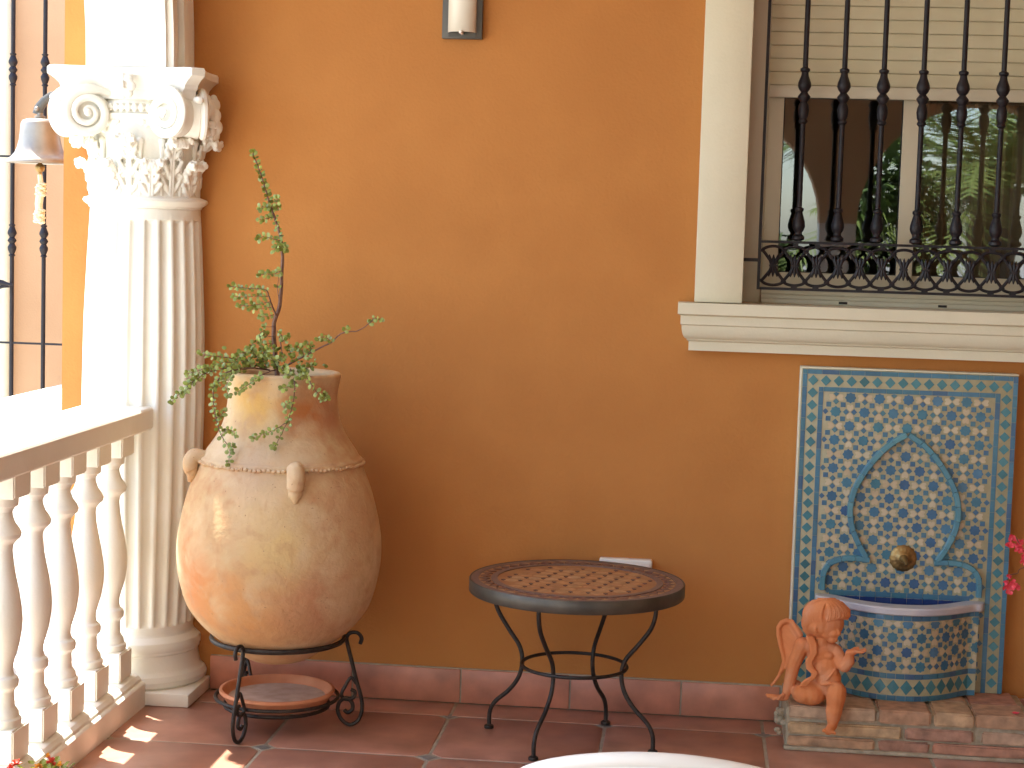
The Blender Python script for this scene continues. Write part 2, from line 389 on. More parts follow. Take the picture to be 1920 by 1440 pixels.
# sashes
def sash(x0, x1, y, name='sash'):
    s = MB().box((x0, y, 1.293), (x0+.048, y+.03, 1.95)).box((x1-.048, y, 1.293), (x1, y+.03, 1.95)).box((x0+.048, y, 1.293), (x1-.048, y+.03, 1.348)).build(name, M['alu'], wd, bevel=.002)
    g = MB(); g.add([(x0+.046, y+.012, 1.346), (x1-.046, y+.012, 1.346), (x1-.046, y+.012, 1.95), (x0+.046, y+.012, 1.95)], [(0, 1, 2, 3)])
    gl = g.build('pane', M['glass'], wd, recalc=False)
    MB().box((x0+.048, y+.008, 1.348), (x0+.051, y+.016, 1.95)).box((x1-.051, y+.008, 1.348), (x1-.048, y+.016, 1.95)).box((x0+.051, y+.008, 1.348), (x1-.051, y+.016, 1.351)).build('gasket', M['black'], wd)
sash(.1885, .642, 5.558)
sash(.597, 1.12, 5.590, 'sash')
sash(1.122, 1.6595, 5.558, 'sash')
rs = MB().box((.1885, 5.538, 1.876), (1.6595, 5.556, 1.912)).build('roller_shutter', M['alu'], wd, bevel=.002)
z = 1.9135
sm = None
for k in range(17):
    o = MB()
    pr_ = [(5.544, z), (5.5415, z+.0012), (5.5405, z+.006), (5.5400, z+.020), (5.5405, z+.034), (5.5415, z+.0375), (5.544, z+.0388)]
    n = len(pr_); vs = [(.1885, y, q) for y, q in pr_] + [(1.6595, y, q) for y, q in pr_]
    o.add(vs, [(i, i+n, i+1+n, i+1) for i in range(n-1)]); o.add([(.1885, 5.5475, z-.002), (1.6595, 5.5475, z-.002), (1.6595, 5.5475, z+.0395), (.1885, 5.5475, z+.0395)], [(0, 1, 2, 3)])
    s = o.build('slat', M['slat'], rs, smooth=True, recalc=False); z += .0398
# curtains behind glass
cu = MB(); vs = []; n = 120
for i in range(n+1):
    x = .64 + (1.68-.64)*i/n; y = 5.72 + .018*math.sin(i*.9) + .012*math.sin(i*.37+1)
    vs += [(x, y, 1.0), (x, y, 2.6)]
cu.add(vs, [(2*i, 2*i+2, 2*i+3, 2*i+1) for i in range(n)])
tag(cu.build('curtain', M['curtain'], smooth=True), 'brown pleated curtain hanging behind the right window pane', 'curtain')

# window grille
gr = thing('window_grille', 'black wrought iron window grille with knotted bars and interlaced lower band', 'grille', (.9, 5.435, 1.30))
GYY = 5.435
knot = [(.0078, 1.985), (.0078, 1.957), (.0145, 1.953), (.0145, 1.947), (.010, 1.942), (.0115, 1.932), (.019, 1.912), (.020, 1.902), (.016, 1.892), (.0095, 1.884),
        (.0185, 1.872), (.0185, 1.869), (.0105, 1.855), (.0145, 1.845), (.0165, 1.832), (.0145, 1.815), (.0105, 1.805), (.0135, 1.801), (.0135, 1.796), (.0078, 1.790)]
foot = [(.0078, 1.56), (.0078, 1.545), (.0135, 1.541), (.0135, 1.535), (.0100, 1.530), (.0125, 1.522), (.0185, 1.500), (.0195, 1.488), (.016, 1.477), (.011, 1.470), (.0115, 1.464), (.019, 1.457), (.019, 1.449), (.010, 1.444)]
bp_ = [(.0078, 2.60)] + knot + foot
barm = MB().lathe(list(reversed(bp_)), n=10).mesh('bar', smooth=True, angle=40); barm.materials.append(M['iron'])
for k in range(12):
    x = .2885 + .1152*k
    o = link('bar', barm, None, gr); o.location = Vector((x, GYY, 0)) - Vector(gr.location)
MB().box((.172, GYY-.004, 1.296), (.181, GYY+.004, 2.60)).build('frame_bar', M['iron'], gr)
MB().box((1.66, GYY-.004, 1.296), (1.669, GYY+.004, 2.60)).build('frame_bar', M['iron'], gr)
MB().box((.181, GYY-.009, 1.436), (1.66, GYY+.009, 1.4435)).build('upper_rail', M['iron'], gr)
MB().box((.181, GYY-.009, 1.296), (1.66, GYY+.009, 1.3035)).build('lower_rail', M['iron'], gr)
for zz in (1.385,):
    MB().box((.128, GYY-.004, zz-.006), (.172, GYY+.004, zz+.004)).build('wall_tie', M['iron'], gr)
mot = MB(); hw_ = .0365
def arc(pts, r): mot.tube(smooth_path(pts, 5), r, n=6, flat=.9)
for sg in (1, -1):
    zc = 1.3685
    arc([(-.001, 0, zc), (-.010, 0, zc+sg*.016), (-.025, 0, zc+sg*.036), (-hw_, 0, zc+sg*.049)], .0052)
    arc([(.001, 0, zc), (.010, 0, zc+sg*.016), (.025, 0, zc+sg*.036), (hw_, 0, zc+sg*.049)], .0052)
    arc([(-hw_-.002, 0, zc+sg*.043), (-.022, 0, zc+sg*.054), (0, 0, zc+sg*.058), (.022, 0, zc+sg*.054), (hw_+.002, 0, zc+sg*.043)], .0050)
    for a in (-.35, 0, .35):
        mot.tube([(a*.012, -.004, zc+sg*.003), (a*.030, -.007, zc+sg*.020), (a*.036, -.005, zc+sg*.033)], [.0065, .0060, .0015], n=6)
mot.box((-.012, -.009, 1.3655), (.012, .009, 1.3715))
mom = mot.mesh('scroll_motif', smooth=True); mom.materials.append(M['iron'])
for k in range(23):
    x = .2185 + .0640*k
    o = link('scroll_motif', mom, None, gr); o.location = Vector((x, GYY, 0)) - Vector(gr.location)
    if k % 3 != 0:
        MB().box((x-.009, GYY-.007, 1.3036), (x+.009, GYY+.007, 1.3125)).box((x-.008, GYY-.007, 1.4255), (x+.008, GYY+.007, 1.4358)).build('collar', M['iron'], gr)

# wall lamp
wp = thing('wall_lamp', 'dark grey wall lamp with frosted half round glass', 'lamp', (-.729, WY, 2.2))
MB().box((-.789, 5.352, 2.013), (-.669, WY+.001, 2.34)).build('back_plate', M['lampplate'], wp, bevel=.002)
g = MB(); vs = []; n = 14
for i in range(n+1):
    a = PI*i/n; vs += [(-.7275 - .0385*math.cos(a), 5.345 - .030*math.sin(a), 2.030), (-.7275 - .0385*math.cos(a), 5.345 - .030*math.sin(a), 2.32)]
g.add(vs, [(2*i, 2*i+2, 2*i+3, 2*i+1) for i in range(n)])
o = g.build('lamp_glass', M['lampglass'], wp, smooth=True)
md = o.modifiers.new('s', 'SOLIDIFY'); md.thickness = .004
MB().box((-.7320, 5.306, 2.024), (-.7230, 5.352, 2.033)).build('clip', M['socket'], wp, bevel=.002)
MB().box((-.768, 5.35, 2.018), (-.687, 5.3525, 2.03)).build('lower_bracket', M['lampplate'], wp)

# wall socket
sc_ = thing('wall_socket', 'white wall socket box low on the wall behind the table top', 'socket', (-.188, WY, .45))
MB().box((-.267, 5.346, .405), (-.108, WY+.001, .474)).build('socket_box', M['socket'], sc_, bevel=.005, seg=3)
MB().box((-.262, 5.340, .41), (-.113, 5.3455, .463)).build('flap', M['socket'], sc_, bevel=.003)

# ------------------------------------------------------------------ ceiling, arcades
MB().box((-2.44, -1.30, 3.0), (3.3, 5.40, 3.12)).box((-1.96, 5.4001, 3.0), (3.3, 5.62, 3.12)).build('ceiling', M['ceil'], kind='structure')  # unseen eave past the side arcade added, shaped to hold sun off the terrace
XA, YA = -1.68, 5.33

def arch_wall(name, label, x0, x1, piers, z_top, spring, mat_, axis='y', parent=None):
    """wall with semicircular openings between piers; runs along y (or x)"""
    mb = MB()
    def P(u, w, z): return (w, u, z) if axis == 'y' else (u, w, z)
    n = 26
    for (a, b) in zip(piers[:-1], piers[1:]):
        u0, u1 = a[1], b[0]; c = (u0+u1)/2; R = (u1-u0)/2
        for w in (x0, x1):
            vs = []
            for i in range(n+1):
                t = PI*i/n; vs += [P(c - R*math.cos(t), w, spring + R*math.sin(t)), P(c - R*math.cos(t), w, z_top)]
            mb.add(vs, [(2*i, 2*i+2, 2*i+3, 2*i+1) for i in range(n)])
        vs = []
        for i in range(n+1):
            t = PI*i/n
            vs += [P(c - R*math.cos(t), x0, spring + R*math.sin(t)), P(c - R*math.cos(t), x1, spring + R*math.sin(t))]
        mb.add(vs, [(2*i, 2*i+2, 2*i+3, 2*i+1) for i in range(n)])
    for a, b in piers:
        q0, q1 = P(a, x0, spring), P(b, x1, z_top)
        mb.box((min(q0[0], q1[0]), min(q0[1], q1[1]), spring), (max(q0[0], q1[0]), max(q0[1], q1[1]), z_top))
    o = mb.build(name, mat_, parent, smooth=True, angle=40)
    return o
# side arcade: arch springing from the column in view
sa = thing('side_arcade', 'white arch rising from the fluted column capital at the left', 'arch', (XA, 3.0, 1.893))
arch_wall('arch', '', -1.805, -1.565, [(-1.25, -1.05), (.90, 1.20), (3.02, 3.30), (5.14, 5.374)], 2.9995, 1.893, M['white'], parent=sa)
# archivolt mouldings on the terrace side face, hugging the wall
mb = MB(); R = .92; cy = 4.22; n = 30
for (r0, r1, xo) in ((.012, .055, -1.545), (.055, .085, -1.557), (.088, .13, -1.535), (.13, .235, -1.548)):
    for (cc, Rr) in ((4.22, .92), (2.11, .91)):
        vs = []
        for i in range(n+1):
            t = PI*i/n
            for q, xx in ((r0, -1.566), (r0, xo), (r1, xo), (r1, -1.566)):
                vs.append((xx, min(cc - (Rr+q)*math.cos(t), 5.3745), 1.893 + (Rr+q)*math.sin(t)))
        mb.add(vs, [(4*i+k, 4*i+4+k, 4*i+5+k, 4*i+1+k) for i in range(n) for k in range(3)])
mb.build('archivolt', M['white'], sa, smooth=True, angle=40)
def knead(o, vox, it=1):
    r = o.modifiers.new('r', 'REMESH'); r.mode = 'VOXEL'; r.voxel_size = vox; r.use_smooth_shade = True
    q = o.modifiers.new('s', 'SMOOTH'); q.factor = .5; q.iterations = it
    return o
# columns of the side arcade
def shaft_rf(r, z, a):
    zf = 1.0
    t0 = min(max((z-.222)/.02, 0), 1); t1 = min(max((1.450-z)/.018, 0), 1)
    k = math.sqrt(max(0, min(t0, 1)*(2-min(t0, 1))))*math.sqrt(max(0, min(t1, 1)*(2-min(t1, 1))))
    ph = (a/(2*PI)*24) % 1; u = (ph-.5)/.36
    return r - (.0125*math.sqrt(1-u*u)*k if abs(u) < 1 else 0)
def shaft_r(z):
    return float(np.interp(z, [.2, .35, .6, .9, 1.15, 1.35, 1.49], [.160, .168, .179, .185, .181, .172, .164]))
def make_column(cx, cy, label, full=True, wallcut=False):
    c = thing('fluted_column', label, 'column', (cx, cy, 0), 'fluted columns of the side arcade' if not full else None)
    MB().box((cx-.212, cy-.20, 0.0005), (cx+.212, min(cy+.20, 5.373), .040)).build('plinth_slab', M['white'], c, bevel=.004)
    base = [(.195, .0405), (.203, .048), (.205, .062), (.198, .078), (.188, .085), (.184, .092), (.178, .118), (.176, .135), (.181, .141), (.181, .147), (.184, .152), (.185, .165), (.182, .176), (.176, .181), (.170, .186), (.163, .192), (.160, .20)]
    def brf(r, z, a): return r + (.004 if (z > .15 and z < .17 and abs(math.sin(a*2+.4)) > .97) else 0)
    MB().lathe(base, n=72, c=(cx, cy)).build('base', M['white'], c, smooth=True, angle=28)
    zs = [.2002, .215] + [.222+.020*(i/6)**1.0 for i in range(7)] + [.27+.06*i for i in range(20)] + [1.430+.0205*i/7 for i in range(8)] + [1.47, 1.482]
    zs = sorted(set(round(q, 5) for q in zs))
    MB().lathe([(shaft_r(q), q) for q in zs], n=24*14, c=(cx, cy), rf=shaft_rf).build('shaft', M['white'], c, smooth=True, angle=40)
    cap = MB().lathe([(.164, 1.4825), (.168, 1.4845), (.170, 1.490), (.182, 1.498), (.187, 1.505), (.184, 1.512), (.170, 1.517), (.160, 1.521),
                      (.155, 1.54), (.153, 1.60), (.156, 1.66), (.166, 1.71), (.182, 1.745), (.185, 1.757), (.172, 1.762), (.172, 1.79), (.15, 1.82), (.14, 1.84)], n=64, c=(cx, cy)).build('capital', M['white'], c, smooth=True, angle=35)
    # abacus with concave sides
    H = .222
    ab = MB()
    def outline(h, corner=.030, con=.030):
        pts = []
        for k in range(4):
            a = k*PI/2
            for t in np.linspace(-1, 1, 13):
                x = t*(h-corner); d = h - con*(1-t*t)
                p = (x, -d); pts.append((p[0]*math.cos(a)-p[1]*math.sin(a), p[0]*math.sin(a)+p[1]*math.cos(a)))
        return pts
    lv = [(.196, 1.800), (.198, 1.806), (.200, 1.826), (.206, 1.832), (.208, 1.842), (.220, 1.856), (.230, 1.864), (.236, 1.868), (.236, 1.886), (.232, 1.891)]
    vs = []; n = 52
    for h, zq in lv:
        for p in outline(h): vs.append((cx+p[0], cy+p[1], zq))
    fs = [(i*n+j, i*n+(j+1) % n, (i+1)*n+(j+1) % n, (i+1)*n+j) for i in range(len(lv)-1) for j in range(n)]
    fs += [tuple(reversed(range(n))), tuple(range((len(lv)-1)*n, len(lv)*n))]
    ab.add(vs, fs); ab.build('abacus', M['white'], cap, smooth=True, angle=32)
    # volutes
    vmb = MB()
    def volute(flip):
        v = MB(); pts = []; rs = []
        for i in range(64):
            t = i/63; a = PI*.55 - t*4.6*PI/1.0*.98; r = .062*(1-t)**.85 + .006
            pts.append((flip*(r*math.cos(a)), -.028 - .016*t, r*math.sin(a))); rs.append(.0125*(1-t)+.0045)
        # band that runs from the volute to the centre below the abacus
        lead = [(flip*-.088, -.010, .046), (flip*-.060, -.019, .060), (flip*-.034, -.025, .0655)]
        P = lead + pts; Rr = [.009, .0115, .0122] + rs
        v.tube(P, Rr, n=10, flat=.8)
        v.ball((0, -.046, 0), .011, sc=(1, .6, 1))
        # drum behind the spiral
        k = 40; vs = []
        for yy, rr in ((.030, .058), (.020, .064), (-.016, .066), (-.022, .060)):
            vs += [(rr*math.cos(2*PI*j/k), yy, rr*math.sin(2*PI*j/k)) for j in range(k)]
        v.add(vs, [(i*k+j, i*k+(j+1) % k, (i+1)*k+(j+1) % k, (i+1)*k+j) for i in range(3) for j in range(k)] + [tuple(range(k)), tuple(range(3*k, 4*k))])
        me = v.mesh('volute', smooth=True, angle=40); me.materials.append(M['white']); return me
    vmL, vmR = volute(-1), volute(1)
    for side in range(3):                      # front, right, left faces
        ang = (0, PI/2, -PI/2)[side]
        for flip, me in ((-1, vmL), (1, vmR)):
            o = link('volute', me, None, cap)
            lx, ly, lz = flip*.130 + .004, -.176, 1.756
            rz = ang + (-flip)*math.radians(24)
            wx = cx + lx*math.cos(ang) - ly*math.sin(ang); wy = cy + lx*math.sin(ang) + ly*math.cos(ang)
            if wy > 5.34: col.objects.unlink(o); bpy.data.objects.remove(o); continue
            o.location = Vector((wx, wy, lz)) - wloc(cap); o.rotation_euler = (0, 0, rz)
    # acanthus leaves: a double stem, pairs of lobed leaflets and a curled tip
    def leaf(h, rt, w, seed):
        rnd = random.Random(seed); mb = MB()
        path = [(0, 0), (.004, h*.3), (.007, h*.6), (.016, h*.80), (.45*rt+.01, h*.94), (rt*.85, h*.985), (rt, h*.93), (rt*.97, h*.86)]
        pp = smooth_path([(p[0], 0, p[1]) for p in path], 6); n_ = len(pp)
        S = lambda t, u: Vector((u, -(pp[min(n_-1, int(t*(n_-1)))].x) - .004 + u*u*2.6, pp[min(n_-1, int(t*(n_-1)))].z))
        for sx in (-.0042, .0042):
            mb.tube([S(i/14, sx) + Vector((0, -.004, 0)) for i in range(15)], [.0048]*11 + [.0055, .006, .006, .005], n=8)
        k = 0; t = .04
        while t < .80:
            ww = w*(.78 + .22*math.sin(t*9+seed)) * (1 - .25*max(0, t-.5))
            for sx in (-1, 1):
                base_p = S(t, sx*.006); tip = S(min(1, t+.13), sx*ww)
                tip.y -= .004 + .004*(k % 2)
                midp = base_p.lerp(tip, .55) + Vector((0, -.003, -.002))
                mb.tube([base_p, midp, tip], [.006, .0075, .0062], n=8); mb.ball(tip, .0072, n=8, m_=6, sc=(1, .9, 1.25))
                mb.ball(tip + Vector((-sx*.008, -.002, .008)), .0058, n=8, m_=6)
            t += .135; k += 1
        for q in range(5):
            u = (q-2)*.0092; e = S(.97, u) + Vector((0, -.001, -.001*abs(q-2)))
            mb.tube([S(.78, u*.9), S(.88, u*1.1), e], [.006, .0085, .0088], n=8); mb.ball(e, .0095, n=8, m_=6)
        back = MB()
        for i in range(11):
            t = i/12
            for u in (-.6, -.2, .2, .6): mb.ball(S(t, u*w) + Vector((0, .004, 0)), .011, n=8, m_=6, sc=(1, .55, 1))
        o_ = mb.build('acanthus_leaf', M['white'], None, recalc=False); knead(o_, .0021, 1)
        dg = bpy.context.evaluated_depsgraph_get(); dg.update()
        me_ = bpy.data.meshes.new_from_object(o_.evaluated_get(dg)); me_.name = 'acanthus_leaf'; me_.shade_smooth()
        bpy.data.objects.remove(o_)
        if not me_.materials: me_.materials.append(M['white'])
        return me_
    up = leaf(.172, .066, .034, 1); lo = leaf(.100, .040, .032, 2)
    def put(me, a, r, zq, sc=1):
        wx, wy = cx + r*math.sin(a), cy - r*math.cos(a)
        if wy > 5.36: return
        o = link('acanthus_leaf', me, None, cap); o.location = Vector((wx, wy, zq)) - wloc(cap); o.rotation_euler = (0, 0, a)
    for k in range(8): put(up, k*PI/4, .150, 1.519)
    for k in range(8): put(lo, k*PI/4 + PI/8, .156, 1.519)
    # small beads and stalks between leaves
    bd = MB()
    for k in range(16):
        a = k*PI/8 + PI/16
        p = []
        for i in range(6): p.append((cx + (.157+.006*i/5)*math.sin(a), cy - (.157+.006*i/5)*math.cos(a), 1.52 + .16*i/5))
        if cy - .15*math.cos(a) < 5.36: bd.tube(p, [.007, .006, .0065, .006, .008, .010], n=6); bd.ball(p[-1], .012)
    for k in range(11):                          # egg band
        a = (k-5)*.11
        bd.ball((cx + .178*math.sin(a), cy - .178*math.cos(a), 1.776), .011, sc=(.8, .6, 1.25))
    for k in range(7):
        for sx in (-1, 1):
            a = sx*(.18+.06*k); bd.ball((cx + .176*math.sin(a), cy - .176*math.cos(a), 1.735 - .004*(k % 3)*k*.6), .008 + .003*(k % 2))
    knead(bd.build('bead_band', M['white'], cap, smooth=True, kind='stuff', recalc=False), .0028)
    ro = MB()
    for k in range(7):
        a = 2*PI*k/7; ro.ball((cx + .022*math.cos(a), cy-.222, 1.834 + .024*math.sin(a)), .0155, sc=(1, .75, 1))
    ro.ball((cx, cy-.226, 1.834), .013); ro.tube([(cx, cy-.238, 1.848), (cx+.004, cy-.24, 1.826)], [.006, .003])
    knead(ro.build('rosette', M['white'], cap, smooth=True, recalc=False), .0022)
    # foliage on the side of the corner volute and on the right face
    sd_ = MB(); rnd = random.Random(4)
    for k in range(60):
        t = (k % 30)/29
        sd_.ball((cx+.196 + .022*math.sin(t*PI*1.05)+rnd.uniform(-.008, .012), cy-.05+rnd.uniform(-.05, .05), 1.820 - .135*t), rnd.uniform(.007, .017), sc=(.9, 1, 1.3), n=8, m_=6)
    sd_.ball((cx+.214, cy-.19, 1.800), .014, sc=(1.2, 1, .8)); sd_.ball((cx-.214, cy-.19, 1.800), .017, sc=(1.2, 1, .8))
    knead(sd_.build('side_foliage', M['white'], cap, smooth=True, recalc=False), .0026)
    return c
make_column(XA, YA, 'white fluted column with scrolled leafy capital standing against the orange wall')

# other supports of the terrace, outside the picture: plain square piers
for (x0, x1, y0, y1, lb) in ((-1.805, -1.565, 3.02, 3.30, 'plain white square pier at the near end of the balustrade'), (-1.805, -1.565, .90, 1.20, 'plain white square pier halfway along the open side'), (-1.805, -1.565, -1.25, -1.05, 'plain white square pier at the front corner of the terrace')):
    tag(MB().box((x0, y0, -.02), (x1, y1, 1.892)).build('arcade_pier', M['white'], bevel=.004), lb, 'pier', 'white piers of the side arcade')
fa = thing('front_arcade', 'white front arcade reflected in the window panes', 'arch', (1, -1.1, 0))
arch_wall('arch', '', -1.20, -.96, [(-1.56, -1.36), (-.90+.0, -.68), (.78, 1.02), (2.62, 2.86), (3.1, 3.2)], 2.9995, 1.56, M['stucco_far'], axis='x', parent=fa)
pm = MB()
for a, b in ((-1.56, -1.36), (-.90, -.68), (.78, 1.02), (2.62, 2.86)): pm.box((a, -1.20, -.02), (b, -.96, 1.5595))
pm.build('pier', M['ceil'], fa)
tag(MB().box((3.2, -1.3, -.02), (3.3, 5.62, 3.0)).build('end_wall', M['stucco']), 'orange stucco end wall closing the terrace on the right, outside the picture', 'wall')

# ------------------------------------------------------------------ balustrade
bl = thing('balustrade', 'white balustrade with turned balusters along the left terrace edge', 'balustrade', (-1.69, 4.2, 0))
def extr(profile, y0, y1):               # profile in x,z pushed along y
    return MB().prism(profile, y0, y1)
kp = [(-1.80, -.02), (-1.60, -.02), (-1.60, .070), (-1.604, .074), (-1.612, .076), (-1.613, .084), (-1.622, .093), (-1.636, .097), (-1.80, .097)]
extr(kp, 3.32, 5.128).build('kerb', M['white'], bl, smooth=True, angle=25)
rp = [(-1.812, .832), (-1.812+.006, .828), (-1.606, .828), (-1.600, .834), (-1.600, .888), (-1.604, .894), (-1.612, .897), (-1.80, .897), (-1.808, .894), (-1.812, .888)]
extr(rp, 3.32, 5.185).build('handrail', M['white'], bl, smooth=True, angle=25)
bprof = [(.050, .184), (.052, .192), (.052, .203), (.046, .208), (.045, .218), (.040, .226), (.0355, .234), (.0345, .270), (.037, .276), (.044, .284), (.0455, .296), (.042, .306), (.034, .312), (.031, .324), (.032, .340),
         (.037, .358), (.046, .390), (.0515, .425), (.053, .450), (.051, .480), (.045, .520), (.037, .560), (.031, .595), (.028, .625), (.030, .640), (.036, .648), (.047, .658), (.0495, .668), (.044, .680), (.034, .694), (.028, .712), (.027, .722), (.032, .732), (.041, .738), (.042, .752), (.040, .760)]
bm_ = MB().lathe(bprof, n=28); 
bm_.box((-.055, -.055, .0965), (.055, .055, .184)); bm_.box((-.055, -.055, .760), (.055, .055, .8285))
bme = MB(); bmm = bm_.mesh('baluster', smooth=True, angle=30)
bm2 = bmesh.new(); bm2.from_mesh(bmm)
es = [e for e in bm2.edges if len(e.link_faces) == 2 and e.calc_length() > .05 and e.calc_face_angle(0) > 1.2]
bmesh.ops.bevel(bm2, geom=es, offset=.004, segments=2, affect='EDGES'); bm2.to_mesh(bmm); bm2.free()
bmm.shade_smooth(); bmm.set_sharp_from_angle(angle=math.radians(30)); bmm.materials.append(M['white'])
for k in range(8):
    o = link('baluster', bmm, None, bl); o.location = Vector((-1.691, 5.055 - .2055*k, 0)) - Vector(bl.location)

# ------------------------------------------------------------------ beyond the terrace end
tag(MB().box((-2.46, 5.70, -.02), (-1.98, 7.02, .80)).build('garden_wall', M['white'], bevel=.006), 'low white garden wall glaring in sun beyond the balustrade', 'wall')
fw_ = thing('far_wall', 'pinkish orange wall in shade behind the outer grille at far left', 'wall', (-2.5, 7.45, 0))
MB().box((-2.93, 7.45, -.02), (-1.2, 7.6, 3.6)).build('stucco_face', M['stucco_far'], fw_)
MB().box((-3.6, 7.40, -.02), (-2.93, 7.6, 3.6)).build('painted_sun_strip', M['trim'], fw_, bevel=.02, seg=3)  # cream block in place of a sunlit strip, the light set in its colour
og = thing('outer_grille', 'black iron grille with knotted bars at the far left edge', 'grille', (-2.7, 7.1, 0))
ok = []
def kn(zc):
    return [(.0085, zc+.066), (.014, zc+.062), (.0095, zc+.055), (.0175, zc+.034), (.0185, zc+.027), (.010, zc+.012), (.0175, zc), (.0175, zc-.003), (.010, zc-.014), (.0175, zc-.028), (.0165, zc-.038), (.0095, zc-.056), (.014, zc-.062), (.0085, zc-.067)]
obp = [(.0088, 2.6)] + kn(2.040) + kn(1.350) + [(.0088, .62)]
obm = MB().lathe([(r*1.04, q) for r, q in reversed(obp)], n=10).mesh('bar', smooth=True, angle=40); obm.materials.append(M['iron'])
for k in range(-3, 4):
    o = link('bar', obm, None, og); o.location = Vector((-2.797+.134*k, 7.10, 0)) - Vector(og.location)
MB().box((-3.3, 7.094, .926), (-2.3, 7.106, .934)).build('cross_bar', M['iron'], og)
MB().box((-3.3, 7.094, 1.686), (-2.3, 7.106, 1.694)).build('cross_bar', M['iron'], og)
la = MB(); p0 = pt(-6, 533, 7.07); 
la.tube([pt(-12, 528, 7.07), pt(4, 530, 7.07), pt(14, 533, 7.07), pt(24, 534, 7.07)], [.014, .012, .008, .004], n=6)
la.tube([pt(-12, 541, 7.07), pt(6, 537, 7.07), pt(18, 538, 7.07)], [.011, .007, .003], n=6)
la.build('latch', M['iron'], og, smooth=True)

# bell on its bracket
be = thing('hanging_bell', 'dull metal ship bell with knotted rope hanging at the wall end', 'bell', (-2.097, 5.55, 1.76))
bc = (-2.097, 5.55)
MB().lathe([(.093, 1.621), (.100, 1.617), (.104, 1.621), (.102, 1.628), (.090, 1.636), (.078, 1.650), (.070, 1.668), (.064, 1.692), (.061, 1.72), (.059, 1.742), (.054, 1.752), (.040, 1.757), (.012, 1.758)], n=40, c=bc, close=False).build('bell_body', M['bell'], be, smooth=True, angle=50)
MB().lathe([(.0145, 1.757), (.0165, 1.760), (.0165, 1.767), (.010, 1.769), (.010, 1.776)], n=16, c=bc).build('crown', M['bell'], be, smooth=True)
k = MB(); k.tube([(-2.105, 5.55, 1.772), (-2.100, 5.55, 1.792), (-2.083, 5.55, 1.815), (-2.060, 5.55, 1.832), (-2.02, 5.55, 1.84), (-1.9535, 5.55, 1.84)], [.017, .0165, .0145, .013, .012, .012], n=10, flat=.55)
k.box((-1.962, 5.52, 1.79), (-1.9545, 5.58, 1.89)); k.build('bracket', M['lampplate'], be, smooth=True)
MB().ball((-2.104, 5.538, 1.788), .008, sc=(1, .5, 1)).build('rivet', M['bell'], be, smooth=True)
MB().ball((-2.096, 5.55, 1.603), .016).tube([(-2.096, 5.55, 1.70), (-2.096, 5.55, 1.575)], .006).build('clapper', M['brass'], be, smooth=True)
r_ = MB(); rnd = random.Random(3)
r_.tube([(-2.096, 5.55, 1.582), (-2.093, 5.55, 1.555), (-2.095, 5.55, 1.53)], [.008, .009, .008], n=8)
for i in range(14):
    a = i*2.4; r_.ball((-2.093+.008*math.cos(a), 5.55+.008*math.sin(a), 1.552 - .0026*i), .010, n=8, m_=6, sc=(1.2, 1.2, .6))
r_.tube([(-2.095, 5.55, 1.52), (-2.099, 5.55, 1.49), (-2.096, 5.55, 1.45)], [.012, .0125, .010], n=10)
for i in range(14):
    a = i*2.4; r_.ball((-2.097+.008*math.cos(a), 5.55+.008*math.sin(a), 1.468 - .0028*i), .011, n=8, m_=6, sc=(1.2, 1.2, .6))
r_.build('rope_pull', M['rope'], be, smooth=True)

# ------------------------------------------------------------------ clay jar on iron stand with saucer
JX, JY = -1.168, 5.0
JS = .965
jar = thing('clay_jar', 'tall mottled terracotta jar with looped handles resting in an iron stand', 'jar', (JX, JY, .19))
jp = [(.030, .193), (.072, .198), (.105, .212), (.136, .233), (.187, .270), (.222, .300), (.249, .3315), (.270, .365), (.285, .409), (.295, .450), (.300, .4865), (.301, .525), (.298, .564), (.291, .605), (.283, .641), (.271, .685), (.259, .7185), (.246, .7495), (.239, .768), (.2405, .777), (.2375, .786), (.229, .792), (.218, .811),
      (.197, .842), (.183, .868), (.173, .895), (.167, .9185), (.162, .95), (.161, .975), (.164, .998), (.168, 1.018), (.1705, 1.030), (.170, 1.037), (.163, 1.041), (.152, 1.039), (.146, 1.030), (.142, 1.0), (.140, .96)]
def wob(r, z, a): return r*(1 + .006*math.sin(a*2+z*3) + .004*math.sin(a*3-z*7+1) + (.0025*math.sin(a*5+z*23)))
pz = smooth_path([(r, 0, z) for r, z in jp], 3)
MB().lathe([(p.x*JS, p.z - .010*min(1, max(0, (p.z-.8)/.15))) for p in pz], n=96, c=(JX, JY), rf=wob, close=True).build('jar_body', M['jar'], jar, smooth=True, angle=60)
rb = MB()
for i in range(110):                     # pressed rope band
    a = 2*PI*i/110; rr = .2405*JS + .0012*math.sin(i*2.1)
    rb.ball((JX+rr*math.cos(a), JY+rr*math.sin(a), .775+.0015*math.sin(i*1.3)), .0075, n=6, m_=5, sc=(1, 1, .75))
rb.build('rope_band', M['jar'], jar, smooth=True, kind='stuff')
def handle(az, z0, z1, out, r0, wide):
    d = Vector((math.cos(az), math.sin(az), 0)); s = Vector((-math.sin(az), math.cos(az), 0))
    c = Vector((JX, JY, 0)); mb = MB()
    P = [c + d*.218 + Vector((0, 0, z1-.004)), c + d*(.240+out*.5) + Vector((0, 0, z1+.002)), c + d*(.242+out*.95) + Vector((0, 0, z1*.62+z0*.38)), c + d*(.246+out*.6) + Vector((0, 0, z1*.3+z0*.7)), c + d*.250 + Vector((0, 0, z0)), c + d*.259 + Vector((0, 0, z0-.03))]
    return mb.tube(smooth_path(P, 5), [r0*.95]*8 + [r0]*10 + [r0*.8]*5 + [r0*.5, r0*.35, r0*.2], n=12, flat=wide)
handle(math.radians(199), .744, .786, .014, .023, 1.2).build('handle', M['jar'], jar, smooth=True, angle=80)
